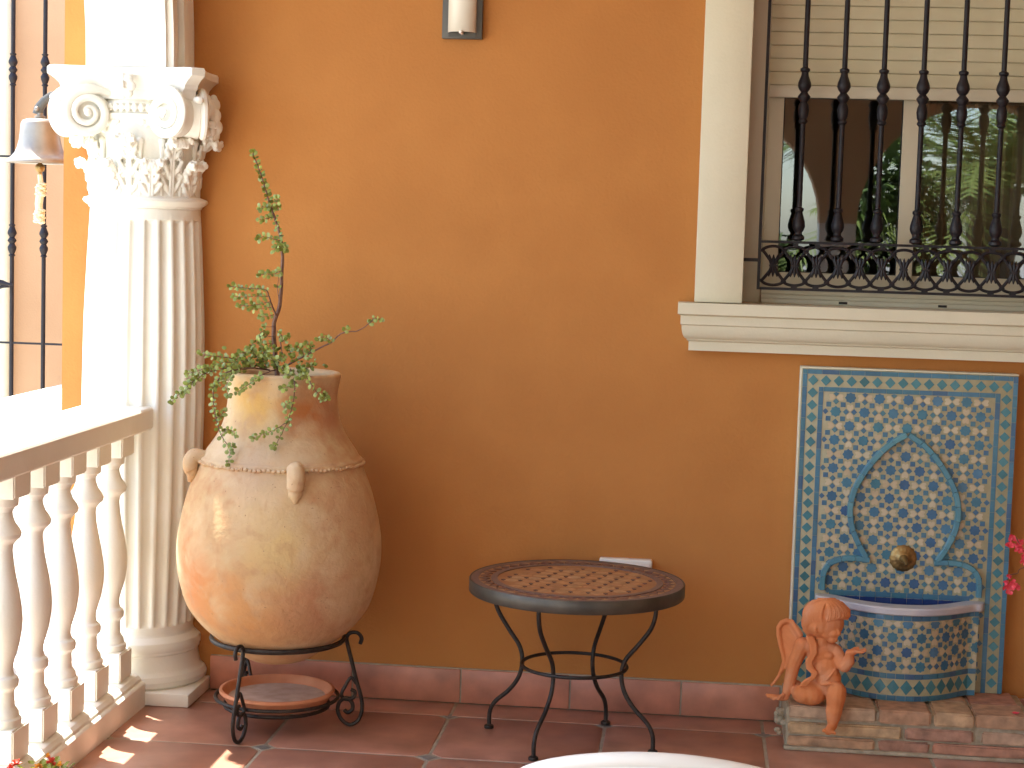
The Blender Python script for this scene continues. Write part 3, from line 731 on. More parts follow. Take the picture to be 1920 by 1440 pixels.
handle(math.radians(-68), .720, .780, .014, .021, 1.2).build('handle', M['jar'], jar, smooth=True, angle=80)
handle(math.radians(66), .720, .780, .014, .021, 1.2).build('handle', M['jar'], jar, smooth=True, angle=80)
MB().lathe([(.02, .985), (.10, .988), (.1425, .980)], n=40, c=(JX, JY), close=False).build('soil', M['soil'], jar, smooth=True)

# stand
st = thing('jar_stand', 'dark wrought iron tripod stand with scrolled feet under the clay jar', 'stand', (JX, JY, 0))
def ring(c, r, z, tr, n=48, k=8, sc=1):
    mb = MB(); vs = []
    for i in range(n):
        a = 2*PI*i/n
        for j in range(k):
            b = 2*PI*j/k; vs.append((c[0]+(r+tr*math.cos(b))*math.cos(a), c[1]+(r+tr*math.cos(b))*math.sin(a), z+tr*sc*math.sin(b)))
    return mb.add(vs, [(i*k+j, ((i+1) % n)*k+j, ((i+1) % n)*k+(j+1) % k, i*k+(j+1) % k) for i in range(n) for j in range(k)])
ring((JX, JY), .190, .262, .0065, sc=1.25).build('upper_ring', M['iron_grey'], st, smooth=True)
ring((JX, JY), .176, .090, .0055).build('lower_ring', M['iron_grey'], st, smooth=True)
ring((JX, JY), .150, .066, .0055).build('saucer_ring', M['iron_grey'], st, smooth=True)
def spiral(c, d, r0, a0, turns, sgn=1, n=30, shrink=.85):
    out = []
    for i in range(n+1):
        t = i/n; r = r0*(1-shrink*t); a = a0 + sgn*2*PI*turns*t
        out.append(c + d*(r*math.cos(a)) + Vector((0, 0, r*math.sin(a))))
    return out
for az in (254, 10, 128):
    a = math.radians(az); d = Vector((math.cos(a), math.sin(a), 0)); c = Vector((JX, JY, 0)); tr = .0058
    leg = MB(); V = lambda r, z: c + d*r + Vector((0, 0, z))
    P = [V(.236, .245), V(.240, .262), V(.228, .277), V(.208, .277), V(.197, .262), V(.202, .235), V(.214, .19), V(.230, .13), V(.243, .085), V(.246, .052), V(.236, .020), V(.214, .0065), V(.190, .018), V(.176, .045), V(.180, .072), V(.198, .084), V(.216, .072), V(.218, .052), V(.204, .042), V(.194, .050)]
    leg.tube(smooth_path(P, 5), tr, n=8)
    Q = [V(.228, .128), V(.212, .150-.005), V(.196, .120), V(.186, .098), V(.190, .084), V(.206, .080), V(.222, .088), V(.224, .104), V(.212, .110)]
    leg.tube(smooth_path(Q, 5), tr*.9, n=8)
    leg.build('leg', M['iron_grey'], st, smooth=True)
sau = thing('saucer', 'shallow terracotta saucer lying on the lower ring of the jar stand', 'saucer', (JX, JY, .066))
MB().lathe([(.118, .0725), (.140, .0725), (.150, .084), (.158, .096), (.163, .101), (.166, .105), (.165, .112), (.158, .113), (.152, .109), (.146, .096), (.138, .090)], n=64, c=(JX, JY), close=False).build('dish', M['saucer'], sau, smooth=True)
MB().lathe([(.139, .091), (.10, .0885), (.001, .0885)], n=48, c=(JX, JY), close=False).build('dish_floor', M['scale'], sau, smooth=True)

# trailing plant in the jar
pl = thing('trailing_succulent', 'sprawling small leaved green succulent growing out of the clay jar', 'plant', (JX, JY, 1.0))
stems = [  # (points as px,py,depth), radius, leafy from, step, side
 ([(520,705,5.0),(514,640,5.0),(514,605,5.0),(524,575,5.0),(528,520,5.0),(529,471,5.0),(523,432,5.0),(511,397,5.0),(499,361,5.0),(486,318,5.0),(474,288,5.0)], .0065, None, 0),
 ([(512,400,5.0),(500,362,5.0),(487,320,5.0),(474,286,5.0)], .002, 0, .010),
 ([(516,405,5.0),(519,420,5.0),(524,440,5.0),(530,462,4.99)], .0015, 0, .010),
 ([(522,395,4.99),(519,380,4.98),(520,372,4.98)], .001, 0, .008),
 ([(510,408,4.99),(498,410,4.98),(487,412,4.98)], .001, 0, .008), ([(508,389,4.99),(497,388,4.98),(488,390,4.98)], .001, 0, .009),
 ([(526,452,4.99),(512,448,4.98),(497,444,4.98),(485,447,4.97)], .0015, 0, .008), ([(528,465,4.99),(520,462,4.97),(514,470,4.97)], .001, 0, .007), ([(529,462,4.99),(537,466,4.97)], .001, 0, .006),
 ([(527,508,4.99),(512,514,4.98),(498,514,4.98),(486,515,4.98)], .0012, 0, .009),
 ([(519,596,4.99),(511,575,4.98),(504,556,4.97),(499,544,4.96),(480,541,4.96),(455,540,4.96),(433,537,4.95)], .0026, .45, .011),
 ([(505,556,4.97),(485,555,4.96),(462,557,4.95),(440,556,4.95)], .0013, .1, .011),
 ([(507,565,4.97),(488,570,4.96),(468,573,4.95),(448,573,4.95)], .0013, .1, .011),
 ([(511,575,4.97),(495,578,4.96),(470,580,4.96)], .0012, .1, .012), ([(513,590,4.98),(503,593,4.97),(490,594,4.97)], .0012, .1, .011),
 ([(523,560,4.99),(520,540,4.99),(523,520,4.99)], .0016, .5, .03),
 ([(516,612,4.99),(505,613,4.98),(497,612,4.98)], .001, .9, .02), ([(514,630,4.99),(503,630,4.98),(490,622,4.97),(487,640,4.96)], .0012, .3, .010),
 ([(514,645,4.99),(500,645,4.98),(492,655,4.97)], .001, .2, .011),
 ([(519,620,4.98),(527,628,4.96),(533,640,4.95),(540,632,4.95)], .0015, .2, .011),
 ([(524,632,4.98),(529,660,4.96),(536,688,4.95)], .0018, .7, .02),
 ([(530,690,4.98),(552,677,4.94),(578,664,4.92),(600,652,4.92),(621,642,4.92),(636,628,4.92),(650,623,4.92),(670,620,4.92),(690,608,4.92),(704,595,4.92)], .0032, None, 0),
 ([(621,642,4.92),(615,635,4.91),(605,632,4.91),(598,636,4.91)], .001, 0, .008), ([(690,609,4.92),(700,598,4.92),(713,599,4.92)], .0012, .1, .010), ([(640,626,4.92),(650,618,4.92)], .001, .5, .014),
 ([(578,664,4.92),(585,650,4.91),(575,645,4.9)], .001, 0, .008), ([(570,667,4.92),(566,655,4.91),(557,650,4.9)], .001, 0, .008), ([(552,677,4.93),(545,660,4.92),(540,652,4.9)], .001, 0, .008), ([(560,690,4.92),(575,690,4.9),(590,684,4.89)], .001, 0, .009),
 ([(500,692,4.98),(470,682,4.93),(440,673,4.9),(413,669,4.88),(392,667,4.87),(376,663,4.87)], .0022, .2, .010),
 ([(505,694,4.98),(470,690,4.90),(430,690,4.86),(395,696,4.82),(371,709,4.80),(346,730,4.78),(322,753,4.77)], .0024, .3, .009),
 ([(400,694,4.83),(385,690,4.81),(368,697,4.8),(352,700,4.79)], .0013, .1, .009), ([(371,709,4.8),(362,715,4.79),(352,722,4.78),(347,735,4.78)], .001, 0, .008),
 ([(470,690,4.9),(440,694,4.82),(415,704,4.80),(401,729,4.79),(401,755,4.79),(405,785,4.79),(414,815,4.79),(430,842,4.79),(429,868,4.79)], .0024, .15, .0125),
 ([(414,815,4.79),(425,806,4.78),(437,808,4.78),(442,816,4.78)], .001, .2, .008), ([(405,785,4.79),(415,778,4.78),(420,770,4.78)], .001, .2, .010), ([(431,842,4.79),(436,836,4.79)], .001, 0, .008),
 ([(450,688,4.88),(432,705,4.8),(425,725,4.79),(428,740,4.79)], .0013, .2, .008), ([(425,704,4.8),(412,716,4.79),(398,728,4.78)], .001, 0, .008), ([(440,680,4.86),(420,680,4.83),(402,684,4.81)], .001, 0, .008),
 ([(545,693,4.93),(552,715,4.83),(551,745,4.82),(546,770,4.82),(538,793,4.81),(526,817,4.80),(516,838,4.79)], .0022, .1, .016),
 ([(552,718,4.83),(540,725,4.82),(530,728,4.82)], .001, .2, .009), ([(549,755,4.82),(538,757,4.81),(533,768,4.81)], .001, .2, .008), ([(541,787,4.81),(543,795,4.80)], .001, 0, .01),
 ([(540,790,4.81),(520,803,4.80),(499,813,4.79),(475,820,4.79)], .0014, .3, .011), ([(517,835,4.79),(513,836,4.79)], .001, 0, .006),
 ([(520,692,4.92),(498,700,4.83),(483,708,4.82),(468,720,4.81),(455,728,4.81),(445,735,4.81)], .0020, .55, .008),
 ([(566,694,4.93),(578,712,4.83),(590,731,4.82),(602,742,4.82),(614,748,4.82)], .0016, .55, .012), ([(604,744,4.82),(606,752,4.81),(610,741,4.81)], .001, 0, .007),
 ([(470,688,4.93),(462,672,4.9),(455,664,4.9),(470,655,4.9)], .0012, 0, .009), ([(490,685,4.95),(478,665,4.92),(470,650,4.91),(485,640,4.9)], .0012, 0, .009), ([(500,690,4.97),(492,668,4.93),(500,655,4.9)], .0012, 0, .010),
 ([(440,678,4.9),(450,664,4.88),(462,660,4.88)], .001, 0, .009), ([(520,690,4.94),(512,675,4.9),(505,668,4.9)], .001, 0, .009), ([(535,690,4.92),(540,700,4.83),(545,706,4.82),(530,697,4.82)], .001, 0, .009), ([(560,692,4.93),(572,700,4.84),(562,708,4.83)], .001, 0, .010),
]
def leaf_mesh(s=1.0):
    mb = MB(); n = 8; vs = [(0, 0, 0)]
    for j in range(n):
        a = 2*PI*j/n; vs.append((.0062*s*math.cos(a)*(1.0), .0078*s + .0074*s*math.sin(a), .0010*s))
    vs.append((0, .0078*s, .0024*s)); vs.append((0, .0078*s, -.0012*s))
    fs = [(1+j, 1+(j+1) % n, n+1) for j in range(n)] + [(1+(j+1) % n, 1+j, n+2) for j in range(n)]
    mb.add(vs, fs)
    mb.v = mb.v[:]; mb.add([(-.0008, 0, 0), (.0008, 0, 0), (.0008, .002, .0008), (-.0008, .002, .0008)], [(0, 1, 2, 3)])
    me = mb.mesh('leaf', smooth=True, angle=80); return me
lm = leaf_mesh(); lm.materials.append(M['leaf'])
rnd = random.Random(11); leaves = []
for P, rad, lf, step in stems:
    W = [pt(x, y, d) for x, y, d in P]; W = smooth_path(W, 5); n = len(W)
    if rad > .006: rr = [.0075*(1-.80*(i/(n-1))) for i in range(n)]
    else: rr = [max(.0008, rad*(1-.6*i/(n-1))) for i in range(n)]
    MB().tube([w + Vector((rnd.uniform(-1, 1), 0, rnd.uniform(-1, 1)))*.0008 for w in W], rr, n=6).build('stem', M['stem'], pl, smooth=True)
    if lf is None: continue
    L_ = [0]
    for i in range(1, n): L_.append(L_[-1] + (W[i]-W[i-1]).length)
    s = lf*L_[-1]; k = 0
    while s <= L_[-1]+1e-6:
        i = max(1, min(n-1, int(np.searchsorted(L_, s)))); t = (s-L_[i-1])/max(1e-6, L_[i]-L_[i-1])
        p = W[i-1].lerp(W[i], min(1, t)); tan = (W[i]-W[i-1]).normalized()
        n1 = tan.cross(Vector((0, 1, 0))).normalized(); n2 = tan.cross(n1).normalized()
        for sg in (1, -1):
            ax = (n1 if k % 2 == 0 else (n1*.55+n2*.8))*sg + tan*.45 + Vector((rnd.uniform(-.35, .35), rnd.uniform(-.35, .35), rnd.uniform(-.2, .5)))
            leaves.append((p + ax.normalized()*.001, ax.normalized(), rnd.uniform(.62, 1.05)))
        k += 1; s += step*rnd.uniform(.8, 1.15)
    e = W[-1]; tan = (W[-1]-W[-2]).normalized()
    for q in range(3):
        leaves.append((e, (tan + Vector((rnd.uniform(-.8, .8), rnd.uniform(-.6, .2), rnd.uniform(-.5, .8)))).normalized(), rnd.uniform(.6, .95)))
# leafy heart at the mouth of the jar
for q in range(95):
    px = rnd.gauss(505, 42); py = 688 - abs(rnd.gauss(0, 19)); 
    p = pt(px, py, rnd.uniform(4.88, 5.04))
    if p.z > .99: leaves.append((p, Vector((rnd.uniform(-1, 1), rnd.uniform(-1, .3), rnd.uniform(-.3, 1))).normalized(), rnd.uniform(.6, 1.0)))
def leaf_mat(p, ax, s):
    ref = Vector((rnd.uniform(-.6, .6), -1, rnd.uniform(-.2, .9))).normalized()
    x = ax.cross(ref)
    if x.length < .1: x = ax.orthogonal()
    x.normalize(); zz = x.cross(ax).normalized()
    m_ = Matrix((x, ax, zz)).transposed().to_4x4(); return Matrix.Translation(p) @ m_ @ Matrix.Scale(s, 4)
order = list(range(len(leaves))); rnd.shuffle(order)
rest = MB()
for c_, i in enumerate(order):
    mm = leaf_mat(*leaves[i])
    if c_ < 290:
        o = bpy.data.objects.new('leaf', lm); col.objects.link(o); o.parent = pl
        o.matrix_local = Matrix.Translation(-wloc(pl)) @ mm
    else:
        rest.add([mm @ v.co for v in lm.vertices], [tuple(p_.vertices) for p_ in lm.polygons])
rest.build('foliage', M['leaf2'], pl, smooth=True, kind='stuff')

# ------------------------------------------------------------------ mosaic table
TX, TY, TZ = -.312, 5.02, .470
tb_ = thing('mosaic_table', 'round iron table with worn ochre mosaic top and four curved legs', 'table', (TX, TY, 0))
RR = .306
MB().lathe([(RR-.014, TZ-.038), (RR-.002, TZ-.038), (RR, TZ-.036), (RR, TZ-.002), (RR-.002, TZ), (RR-.004, TZ-.0005), (RR-.006, TZ-.004)], n=80, c=(TX, TY), close=False).build('iron_band', M['rimiron'], tb_, smooth=True, angle=50)
MB().lathe([(RR-.005, TZ-.030), (RR-.005, TZ-.004), (.001, TZ-.004)], n=80, c=(TX, TY), close=False).build('table_top', M['ttop'], tb_, smooth=True, angle=50)
def annulus(r0, r1, z0, z1, n=72, seg=None):
    return MB().lathe([(r0, z0), (r0, z1), (r1, z1), (r1, z0)], n=n, c=(TX, TY), close=False)
annulus(RR-.026, RR-.0055, TZ-.004, TZ-.0012).build('outer_ring', M['tband'], tb_, smooth=True, angle=30)
annulus(RR-.080, RR-.062, TZ-.004, TZ-.0012).build('inner_ring', M['tband'], tb_, smooth=True, angle=30)
rm0, hwd = RR-.044, .0155
nd = 44
for k in range(nd):
    a = 2*PI*k/nd; da = PI/nd
    def PP(r, b, z): return (TX + r*math.cos(b), TY + r*math.sin(b), z)
    pts = [(rm0-hwd, a), (rm0, a+da*.92), (rm0+hwd, a), (rm0, a-da*.92)]
    MB().add([PP(r, b, TZ-.004) for r, b in pts] + [PP(r, b, TZ-.0014) for r, b in pts], [(4, 5, 6, 7), (0, 1, 5, 4), (1, 2, 6, 5), (2, 3, 7, 6), (3, 0, 4, 7)]).build('diamond_tile', M['tdark'], tb_)
    for sg in (1, -1):
        b0 = a+da; pts = [(rm0+sg*.0025, b0), (rm0+sg*hwd, b0-da*.88), (rm0+sg*hwd, b0+da*.88)]
        if sg > 0: MB().add([PP(r, b, TZ-.004) for r, b in pts] + [PP(r, b, TZ-.0016) for r, b in pts], [(3, 4, 5), (0, 1, 4, 3), (1, 2, 5, 4), (2, 0, 3, 5)]).build('triangle_tile', M['tpale'], tb_)
cr = MB(); hx = MB(); g_ = .038; rndt = random.Random(5); tl_n = 0
for i in range(-9, 10):
    for j in range(-6, 7):
        x = (i + .28*j)*.048; y = j*.043
        if x*x+y*y < (RR-.092)**2:
            if rndt.random() < .88:
                for sx, sy in ((.0062, .0023), (.0023, .0062)):
                    cr.box((TX+x-sx, TY+y-sy, TZ-.004), (TX+x+sx, TY+y+sy, TZ-.0018))
cr.build('cross_inlay', M['tdark'], tb_, kind='stuff')
tpm = rnd_mat('table_field_tile', [(.42, .23, .11), (.46, .26, .12), (.38, .18, .085), (.43, .23, .10), (.46, .30, .17)], rough=.45, noise=.35, nscale=40, bump=.0004)
for i in range(-9, 10):
    for j in range(-6, 7):
        x = (i + .28*j)*.048 + .024; y = j*.043
        if x*x+y*y < (RR-.10)**2:
            w_, h_ = .0215, .0228
            pts = [(x-w_, y-h_*.35), (x, y-h_), (x+w_, y-h_*.35), (x+w_, y+h_*.35), (x, y+h_), (x-w_, y+h_*.35)]
            zt = TZ-.0035+rndt.uniform(-.0002, .0002)
            MB().add([(TX+a, TY+b, TZ-.004) for a, b in pts] + [(TX+a, TY+b, zt) for a, b in pts], [tuple(range(6, 12))] + [(q, (q+1) % 6, (q+1) % 6+6, q+6) for q in range(6)]).build('field_tile', tpm, tb_)
feet = [(-.560, 5.107, 1), (-.403, 4.816, 1), (-.226, 5.219, 1), (-.080, 4.945, 1)]
ring((TX, TY), .150, .222, .0052).build('lower_ring', M['iron_grey'], tb_, smooth=True)
for fx, fy, _ in feet:
    d = Vector((fx-TX, fy-TY, 0)); rl = d.length; d.normalize()
    c = Vector((TX, TY, 0)); V = lambda r, z: c + d*r + Vector((0, 0, z))
    P = [V(rl-.006, TZ-.036), V(rl-.005, .395), V(rl-.018, .352), V(rl-.055, .300), V(rl-.090, .255), V(rl-.100, .212), V(rl-.090, .165), V(rl-.060, .122), V(rl-.018, .083), V(rl-.001, .050), V(rl+.001, .006)]
    lg = MB().tube(smooth_path(P, 6), .0064, n=10); lg.build('leg', M['iron_grey'], tb_, smooth=True)
    MB().lathe([(.0135, .0005), (.0145, .004), (.0135, .009), (.008, .012)], n=16, c=(V(rl+.001, 0).x, V(rl+.001, 0).y)).build('foot', M['iron_grey'], tb_, smooth=True)

# ------------------------------------------------------------------ brick plinth
bk = thing('brick_plinth', 'low plinth of three courses of old bricks under the fountain', 'plinth', (.62, 5.2, 0))
BY = 5.062
MB().box((.294, BY+.010, .0005), (.985, 5.358, .122)).build('mortar_core', M['mortar'], bk, bevel=.006)
MB().box((.290, BY-.004, .0005), (.985, BY+.02, .012)).build('mortar_bed', M['mortar'], bk, bevel=.003)
courses = [(.092, .130, [(.300, .545), (.553, .697), (.707, .818), (.8205, .966)]), (.048, .082, [(.300, .617), (.628, .817), (.840, .975)]), (.012, .042, [(.300, .545), (.556, .697), (.706, .975)])]
def brick(x0, x1, y0, y1, z0, z1):
    mb = MB(); nx = max(2, int((x1-x0)/.035)); rr = random.Random(int(x0*1000+z0*7000))
    b = MB().box((x0, y0, z0), (x1, y1, z1)).mesh('brick')
    bm = bmesh.new(); bm.from_mesh(b)
    bmesh.ops.bisect_plane(bm, geom=bm.verts[:]+bm.edges[:]+bm.faces[:], plane_co=((x0*.6+x1*.4), 0, 0), plane_no=(1, 0, 0))
    bmesh.ops.bisect_plane(bm, geom=bm.verts[:]+bm.edges[:]+bm.faces[:], plane_co=((x0*.25+x1*.75), 0, 0), plane_no=(1, 0, 0))
    bmesh.ops.bevel(bm, geom=[e for e in bm.edges if len(e.link_faces) == 2 and e.calc_face_angle(0) > .6], offset=.0045, segments=2, affect='EDGES')
    for v in bm.verts: v.co += Vector((rr.uniform(-1, 1)*.0018, rr.uniform(-1, 1)*.0020, rr.uniform(-1, 1)*.0014))
    bm.to_mesh(b); bm.free(); b.shade_smooth(); b.set_sharp_from_angle(angle=math.radians(50))
    return link('brick', b, M['brick'], bk)
for ci, (z0, z1, xs) in enumerate(courses):
    for x0, x1 in xs:
        yo = random.uniform(-.003, .003)
        brick(x0, x1, BY+yo, 5.20 if ci == 0 else 5.14, z0, z1)
        if ci == 0: brick(x0+.004, x1-.002, 5.208, 5.35, z0, z1-.001)
rub = MB(); rr = random.Random(2)
for k in range(14): rub.ball((.283+rr.uniform(-.012, .01), 5.10+rr.uniform(-.03, .16), .03+rr.uniform(0, .05)), rr.uniform(.008, .016), n=6, m_=5, sc=(1, 1, .8))
rub.build('mortar_lumps', M['mortar'], bk, smooth=True, kind='stuff')

# ------------------------------------------------------------------ mosaic fountain
ft = thing('wall_fountain', 'blue and cream mosaic wall fountain with marble rimmed basin', 'fountain', (.623, 5.33, .13))
PX0, PX1, PZ0, PZ1, PY = .313, .934, .131, 1.071, 5.322
MB().box((PX0, PY, PZ0), (PX1, 5.3745, PZ1)).build('panel', M['zbase'], ft, bevel=.001)
MB().box((PX0-.006, PY+.004, PZ0), (PX0-.0005, 5.3745, PZ1+.004)).box((PX0-.006, PY+.004, PZ1+.0005), (PX1+.002, 5.3745, PZ1+.0055)).build('plaster_edge', M['trim'], ft, bevel=.002)
def poly(name, pts, y0, y1, m_, parent):          # a tessera: outline in x,z
    n = len(pts); mb = MB()
    mb.add([(x, y1, z) for x, z in pts] + [(x, y0, z) for x, z in pts], [tuple(range(n, 2*n))] + [(i, (i+1) % n, (i+1) % n+n, i+n) for i in range(n)])
    return mb.build(name, m_, parent)
sy = PY - .0016
rz_ = random.Random(8)
def strip(x0, z0, x1, z1, vert, L=.042):
    if vert:
        z = z0
        while z < z1-.004:
            q = min(z1, z + L*rz_.uniform(.8, 1.2)); q = z1 if z1-q < .012 else q
            poly('border_tile', [(x0, z+.0004), (x1, z+.0004), (x1, q-.0004), (x0, q-.0004)], sy-rz_.uniform(0, .0004), PY, M['zstrip'], ft); z = q
    else:
        x = x0
        while x < x1-.004:
            q = min(x1, x + L*rz_.uniform(.8, 1.2)); q = x1 if x1-q < .012 else q
            poly('border_tile', [(x+.0004, z0), (q-.0004, z0), (q-.0004, z1), (x+.0004, z1)], sy-rz_.uniform(0, .0004), PY, M['zstrip'], ft); x = q
B1, B2, B3 = .014, .047, .0605
strip(PX0+.001, PZ0, PX0+B1, PZ1-.001, True); strip(PX1-B1, PZ0, PX1-.001, PZ1-.001, True)
strip(PX0+B1+.0005, PZ1-B1, PX1-B1-.0005, PZ1-.001, False)
FX0, FX1, FZ1, FZ0 = PX0+B3+.002, PX1-B3-.002, PZ1-B3-.004, .15
strip(FX0-.0135, PZ0, FX0, FZ1+.013, True); strip(FX1, PZ0, FX1+.0135, FZ1+.013, True); strip(FX0+.0005, FZ1, FX1-.0005, FZ1+.013, False)
def diamond(x, z, h=.0152, w=.0152): poly('diamond_tile', [(x-w, z), (x, z-h), (x+w, z), (x, z+h)], sy-.0002, PY, M['zteal'], ft)
xl, xr, zt = (PX0+B1+FX0-.0135)/2, (PX1-B1+FX1+.0135)/2, (PZ1-B1+FZ1+.013)/2
nx = 15
for k in range(nx+1): diamond(xl + (xr-xl)*k/nx, zt, h=.0158)
dz = .0365
k = 1
while zt-dz*k > PZ0+.01:
    diamond(xl, zt-dz*k); diamond(xr, zt-dz*k); k += 1
# star field: a lattice with stars, hearts, squares and little diamonds
HX = .0418
def star_pts(cx, cz, R=.0152, r=.0122, n=10):
    return [(cx + (R if i % 2 == 0 else r)*math.cos(PI*i/n+.16), cz + (R if i % 2 == 0 else r)*math.sin(PI*i/n+.16)) for i in range(2*n)]
def star8(cx, cz, R=.0168, r=.0132):
    return [(cx + (R if i % 2 == 0 else r)*math.cos(PI*i/8+PI/8*0), cz + (R if i % 2 == 0 else r)*math.sin(PI*i/8)) for i in range(16)]
def heart(cx, cz, dx, dz):                # arrow shaped kite pointing to the lattice centre
    px, pz = -dz, dx
    P = [(0, 0), (.0095, .0095), (.0185, .0090), (.0205, .0045), (.0170, 0), (.0205, -.0045), (.0185, -.0090), (.0095, -.0095)]
    return [(cx + dx*(a+.001) + px*b, cz + dz*(a+.001) + pz*b) for a, b in P]
def lattice(emit_star, emit_heart, emit_sq, cx0, cz0, i0, i1, j0, j1, h=HX):
    for i in range(i0, i1+1):
        for j in range(j0, j1+1):
            cx, cz = cx0+i*h, cz0+j*h
            if (i+j) % 2 == 0: emit_star(cx, cz)
            else:
                vert = (i % 2 == 0)
                for s in (1, -1):
                    emit_heart(cx, cz, 0 if vert else s, s if vert else 0)
                    ox, oz = (s*.0118, 0) if vert else (0, s*.0118)
                    emit_sq(cx+ox, cz+oz, True)
            emit_sq(cx+h/2, cz+h/2, False)
smalls = MB()
def clip_ok(x, z, m_=.006):
    if .42 < x < .83 and z < .33: return False
    return FX0+m_ < x < FX1-m_ and FZ0+m_ < z < FZ1-m_
def clamp(pts): return [(min(max(x, FX0+.0006), FX1-.0006), min(max(z, FZ0), FZ1-.0006)) for x, z in pts]
def e_star(x, z):
    if clip_ok(x, z): poly('star_tile', clamp(star8(x, z)), sy-.0002, PY, M['zblue'], ft)
nh = [0]; hearts_extra = MB()
def e_heart(x, z, dx, dz):
    if clip_ok(x+dx*.012, z+dz*.012, .004): 
        pts = clamp(heart(x, z, dx, dz)); nh[0] += 1
        if nh[0] <= 290: poly('heart_tile', pts, sy, PY, M['zheart'], ft)
        else:
            n = len(pts); hearts_extra.add([(a, PY, b) for a, b in pts] + [(a, sy, b) for a, b in pts], [tuple(range(n, 2*n))] + [(i, (i+1) % n, (i+1) % n+n, i+n) for i in range(n)])
def e_sq(x, z, rot):
    if not clip_ok(x, z, .002): return
    q = .0071 if not rot else .0090
    pts = [(x-q, z-q), (x+q, z-q), (x+q, z+q), (x-q, z+q)] if not rot else [(x-q, z), (x, z-q), (x+q, z), (x, z+q)]
    pts = clamp(pts); s2 = sy-.0002
    smalls.add([(a, PY, b) for a, b in pts] + [(a, s2, b) for a, b in pts], [(4, 5, 6, 7), (0, 1, 5, 4), (1, 2, 6, 5), (2, 3, 7, 6), (3, 0, 4, 7)])
lattice(e_star, e_heart, e_sq, .6225, .990, -6, 6, -20, 1)
smalls.build('small_blue_tiles', M['zsq'], ft, kind='stuff')
if hearts_extra.v: hearts_extra.build('heart_tiles', M['zheart'], ft, kind='stuff')
# raised arch of glazed strips
def band(path, w=.0165, y0=PY-.020, nseg=2, name='arch_tile', mt=None):
    P = [Vector((x, 0, z)) for x, z in path]; P = smooth_path(P, 6)
    L_ = [0]
    for i in range(1, len(P)): L_.append(L_[-1]+(P[i]-P[i-1]).length)
    n = max(2, round(L_[-1]/.042)); 
    def at_(s):
        i = max(1, min(len(P)-1, int(np.searchsorted(L_, s)))); t = (s-L_[i-1])/(L_[i]-L_[i-1]); p = P[i-1].lerp(P[i], max(0, min(1, t)))
        a = P[max(0, i-2)]; b = P[min(len(P)-1, i+1)]; d = (b-a).normalized(); return p, Vector((-d.z, 0, d.x))
    for k in range(n):
        mb = MB(); vs = []; m2 = 5
        for q in range(m2):
            s = L_[-1]*(k + .015 + .97*q/(m2-1))/n; p, nn = at_(s)
            for (o, yy) in ((-w/2, PY), (-w/2, y0+.002), (-w/2+.002, y0), (w/2-.002, y0), (w/2, y0+.002), (w/2, PY)): vs.append((p.x+nn.x*o, yy, p.z+nn.z*o))
        mb.add(vs, [(6*q+c, 6*q+6+c, 6*q+7+c, 6*q+1+c) for q in range(m2-1) for c in range(5)] + [tuple(range(6)), tuple(range(6*m2-6, 6*m2))])
        mb.build(name, mt or M['zarch'], ft, smooth=True, angle=40)
for sg in (1, -1):
    c = .624
    band([(c+sg*.003, .889), (c+sg*.045, .862), (c+sg*.085, .822), (c+sg*.125, .765), (c+sg*.148, .715), (c+sg*.156, .665), (c+sg*.150, .615), (c+sg*.130, .565), (c+sg*.103, .520)])
    band([(c+sg*.093, .514), (c+sg*.135, .517), (c+sg*.175, .513), (c+sg*.205, .500), (c+sg*.222, .478), (c+sg*.227, .450), (c+sg*.227, .418)], w=.0160)
# spout rosette
sp = MB(); 
vs = []; n = 48; prof_r = [(.001, -.030), (.006, -.028), (.011, -.020), (.013, -.014), (.018, -.013), (.020, -.009), (.028, -.0075), (.038, -.004), (.040, 0)]
for r, dy in prof_r:
    for j in range(n):
        a = 2*PI*j/n; q = r*(1+.05*math.cos(a*16)) if r > .021 else r
        vs.append((.629+q*math.cos(a), PY-.001+dy+(.0015*math.cos(a*16) if r > .021 else 0), .522+q*math.sin(a)))
sp.add(vs, [(i*n+j, i*n+(j+1) % n, (i+1)*n+(j+1) % n, (i+1)*n+j) for i in range(len(prof_r)-1) for j in range(n)] + [tuple(range(n))])
s_o = sp.build('spout_rosette', M['brass'], ft, smooth=True, angle=60)
MB().tube([(.629, PY-.026, .522), (.631, PY-.045, .519), (.633, PY-.058, .510)], [.0075, .0065, .005], n=12).build('spout', M['brass'], s_o, smooth=True)
# basin
BC, BHW, BZ0, BZ1 = .622, .228, .131, .382
def bdepth(u): 
    u = abs(u); return .036 + .116*(max(0, 1-(u/.90)**2.3))**1.25
NB = 96
bpath = []                                   # plan curve from left to right including short returns
for i in range(NB+1):
    u = -1+2*i/NB; bpath.append(Vector((BC+u*BHW, PY-.001-bdepth(u), 0)))
bpath = [Vector((BC-BHW, PY-.001, 0)), Vector((BC-BHW, PY-.02, 0))] + bpath + [Vector((BC+BHW, PY-.02, 0)), Vector((BC+BHW, PY-.001, 0))]
def offs(path, d):
    out = []
    for i, p in enumerate(path):
        a = path[max(0, i-1)]; b = path[min(len(path)-1, i+1)]; t = (b-a).normalized(); nn = Vector((t.y, -t.x, 0)); out.append(p + nn*d)
    return out
def sheet(path, z0, z1):
    mb = MB(); vs = []
    for p in path: vs += [(p.x, p.y, z0), (p.x, p.y, z1)]
    return mb.add(vs, [(2*i, 2*i+2, 2*i+3, 2*i+1) for i in range(len(path)-1)])
inner = offs(bpath, -.018)
bs = sheet(bpath, BZ0, BZ1).build('basin', M['zbase'], ft, smooth=True, angle=60)
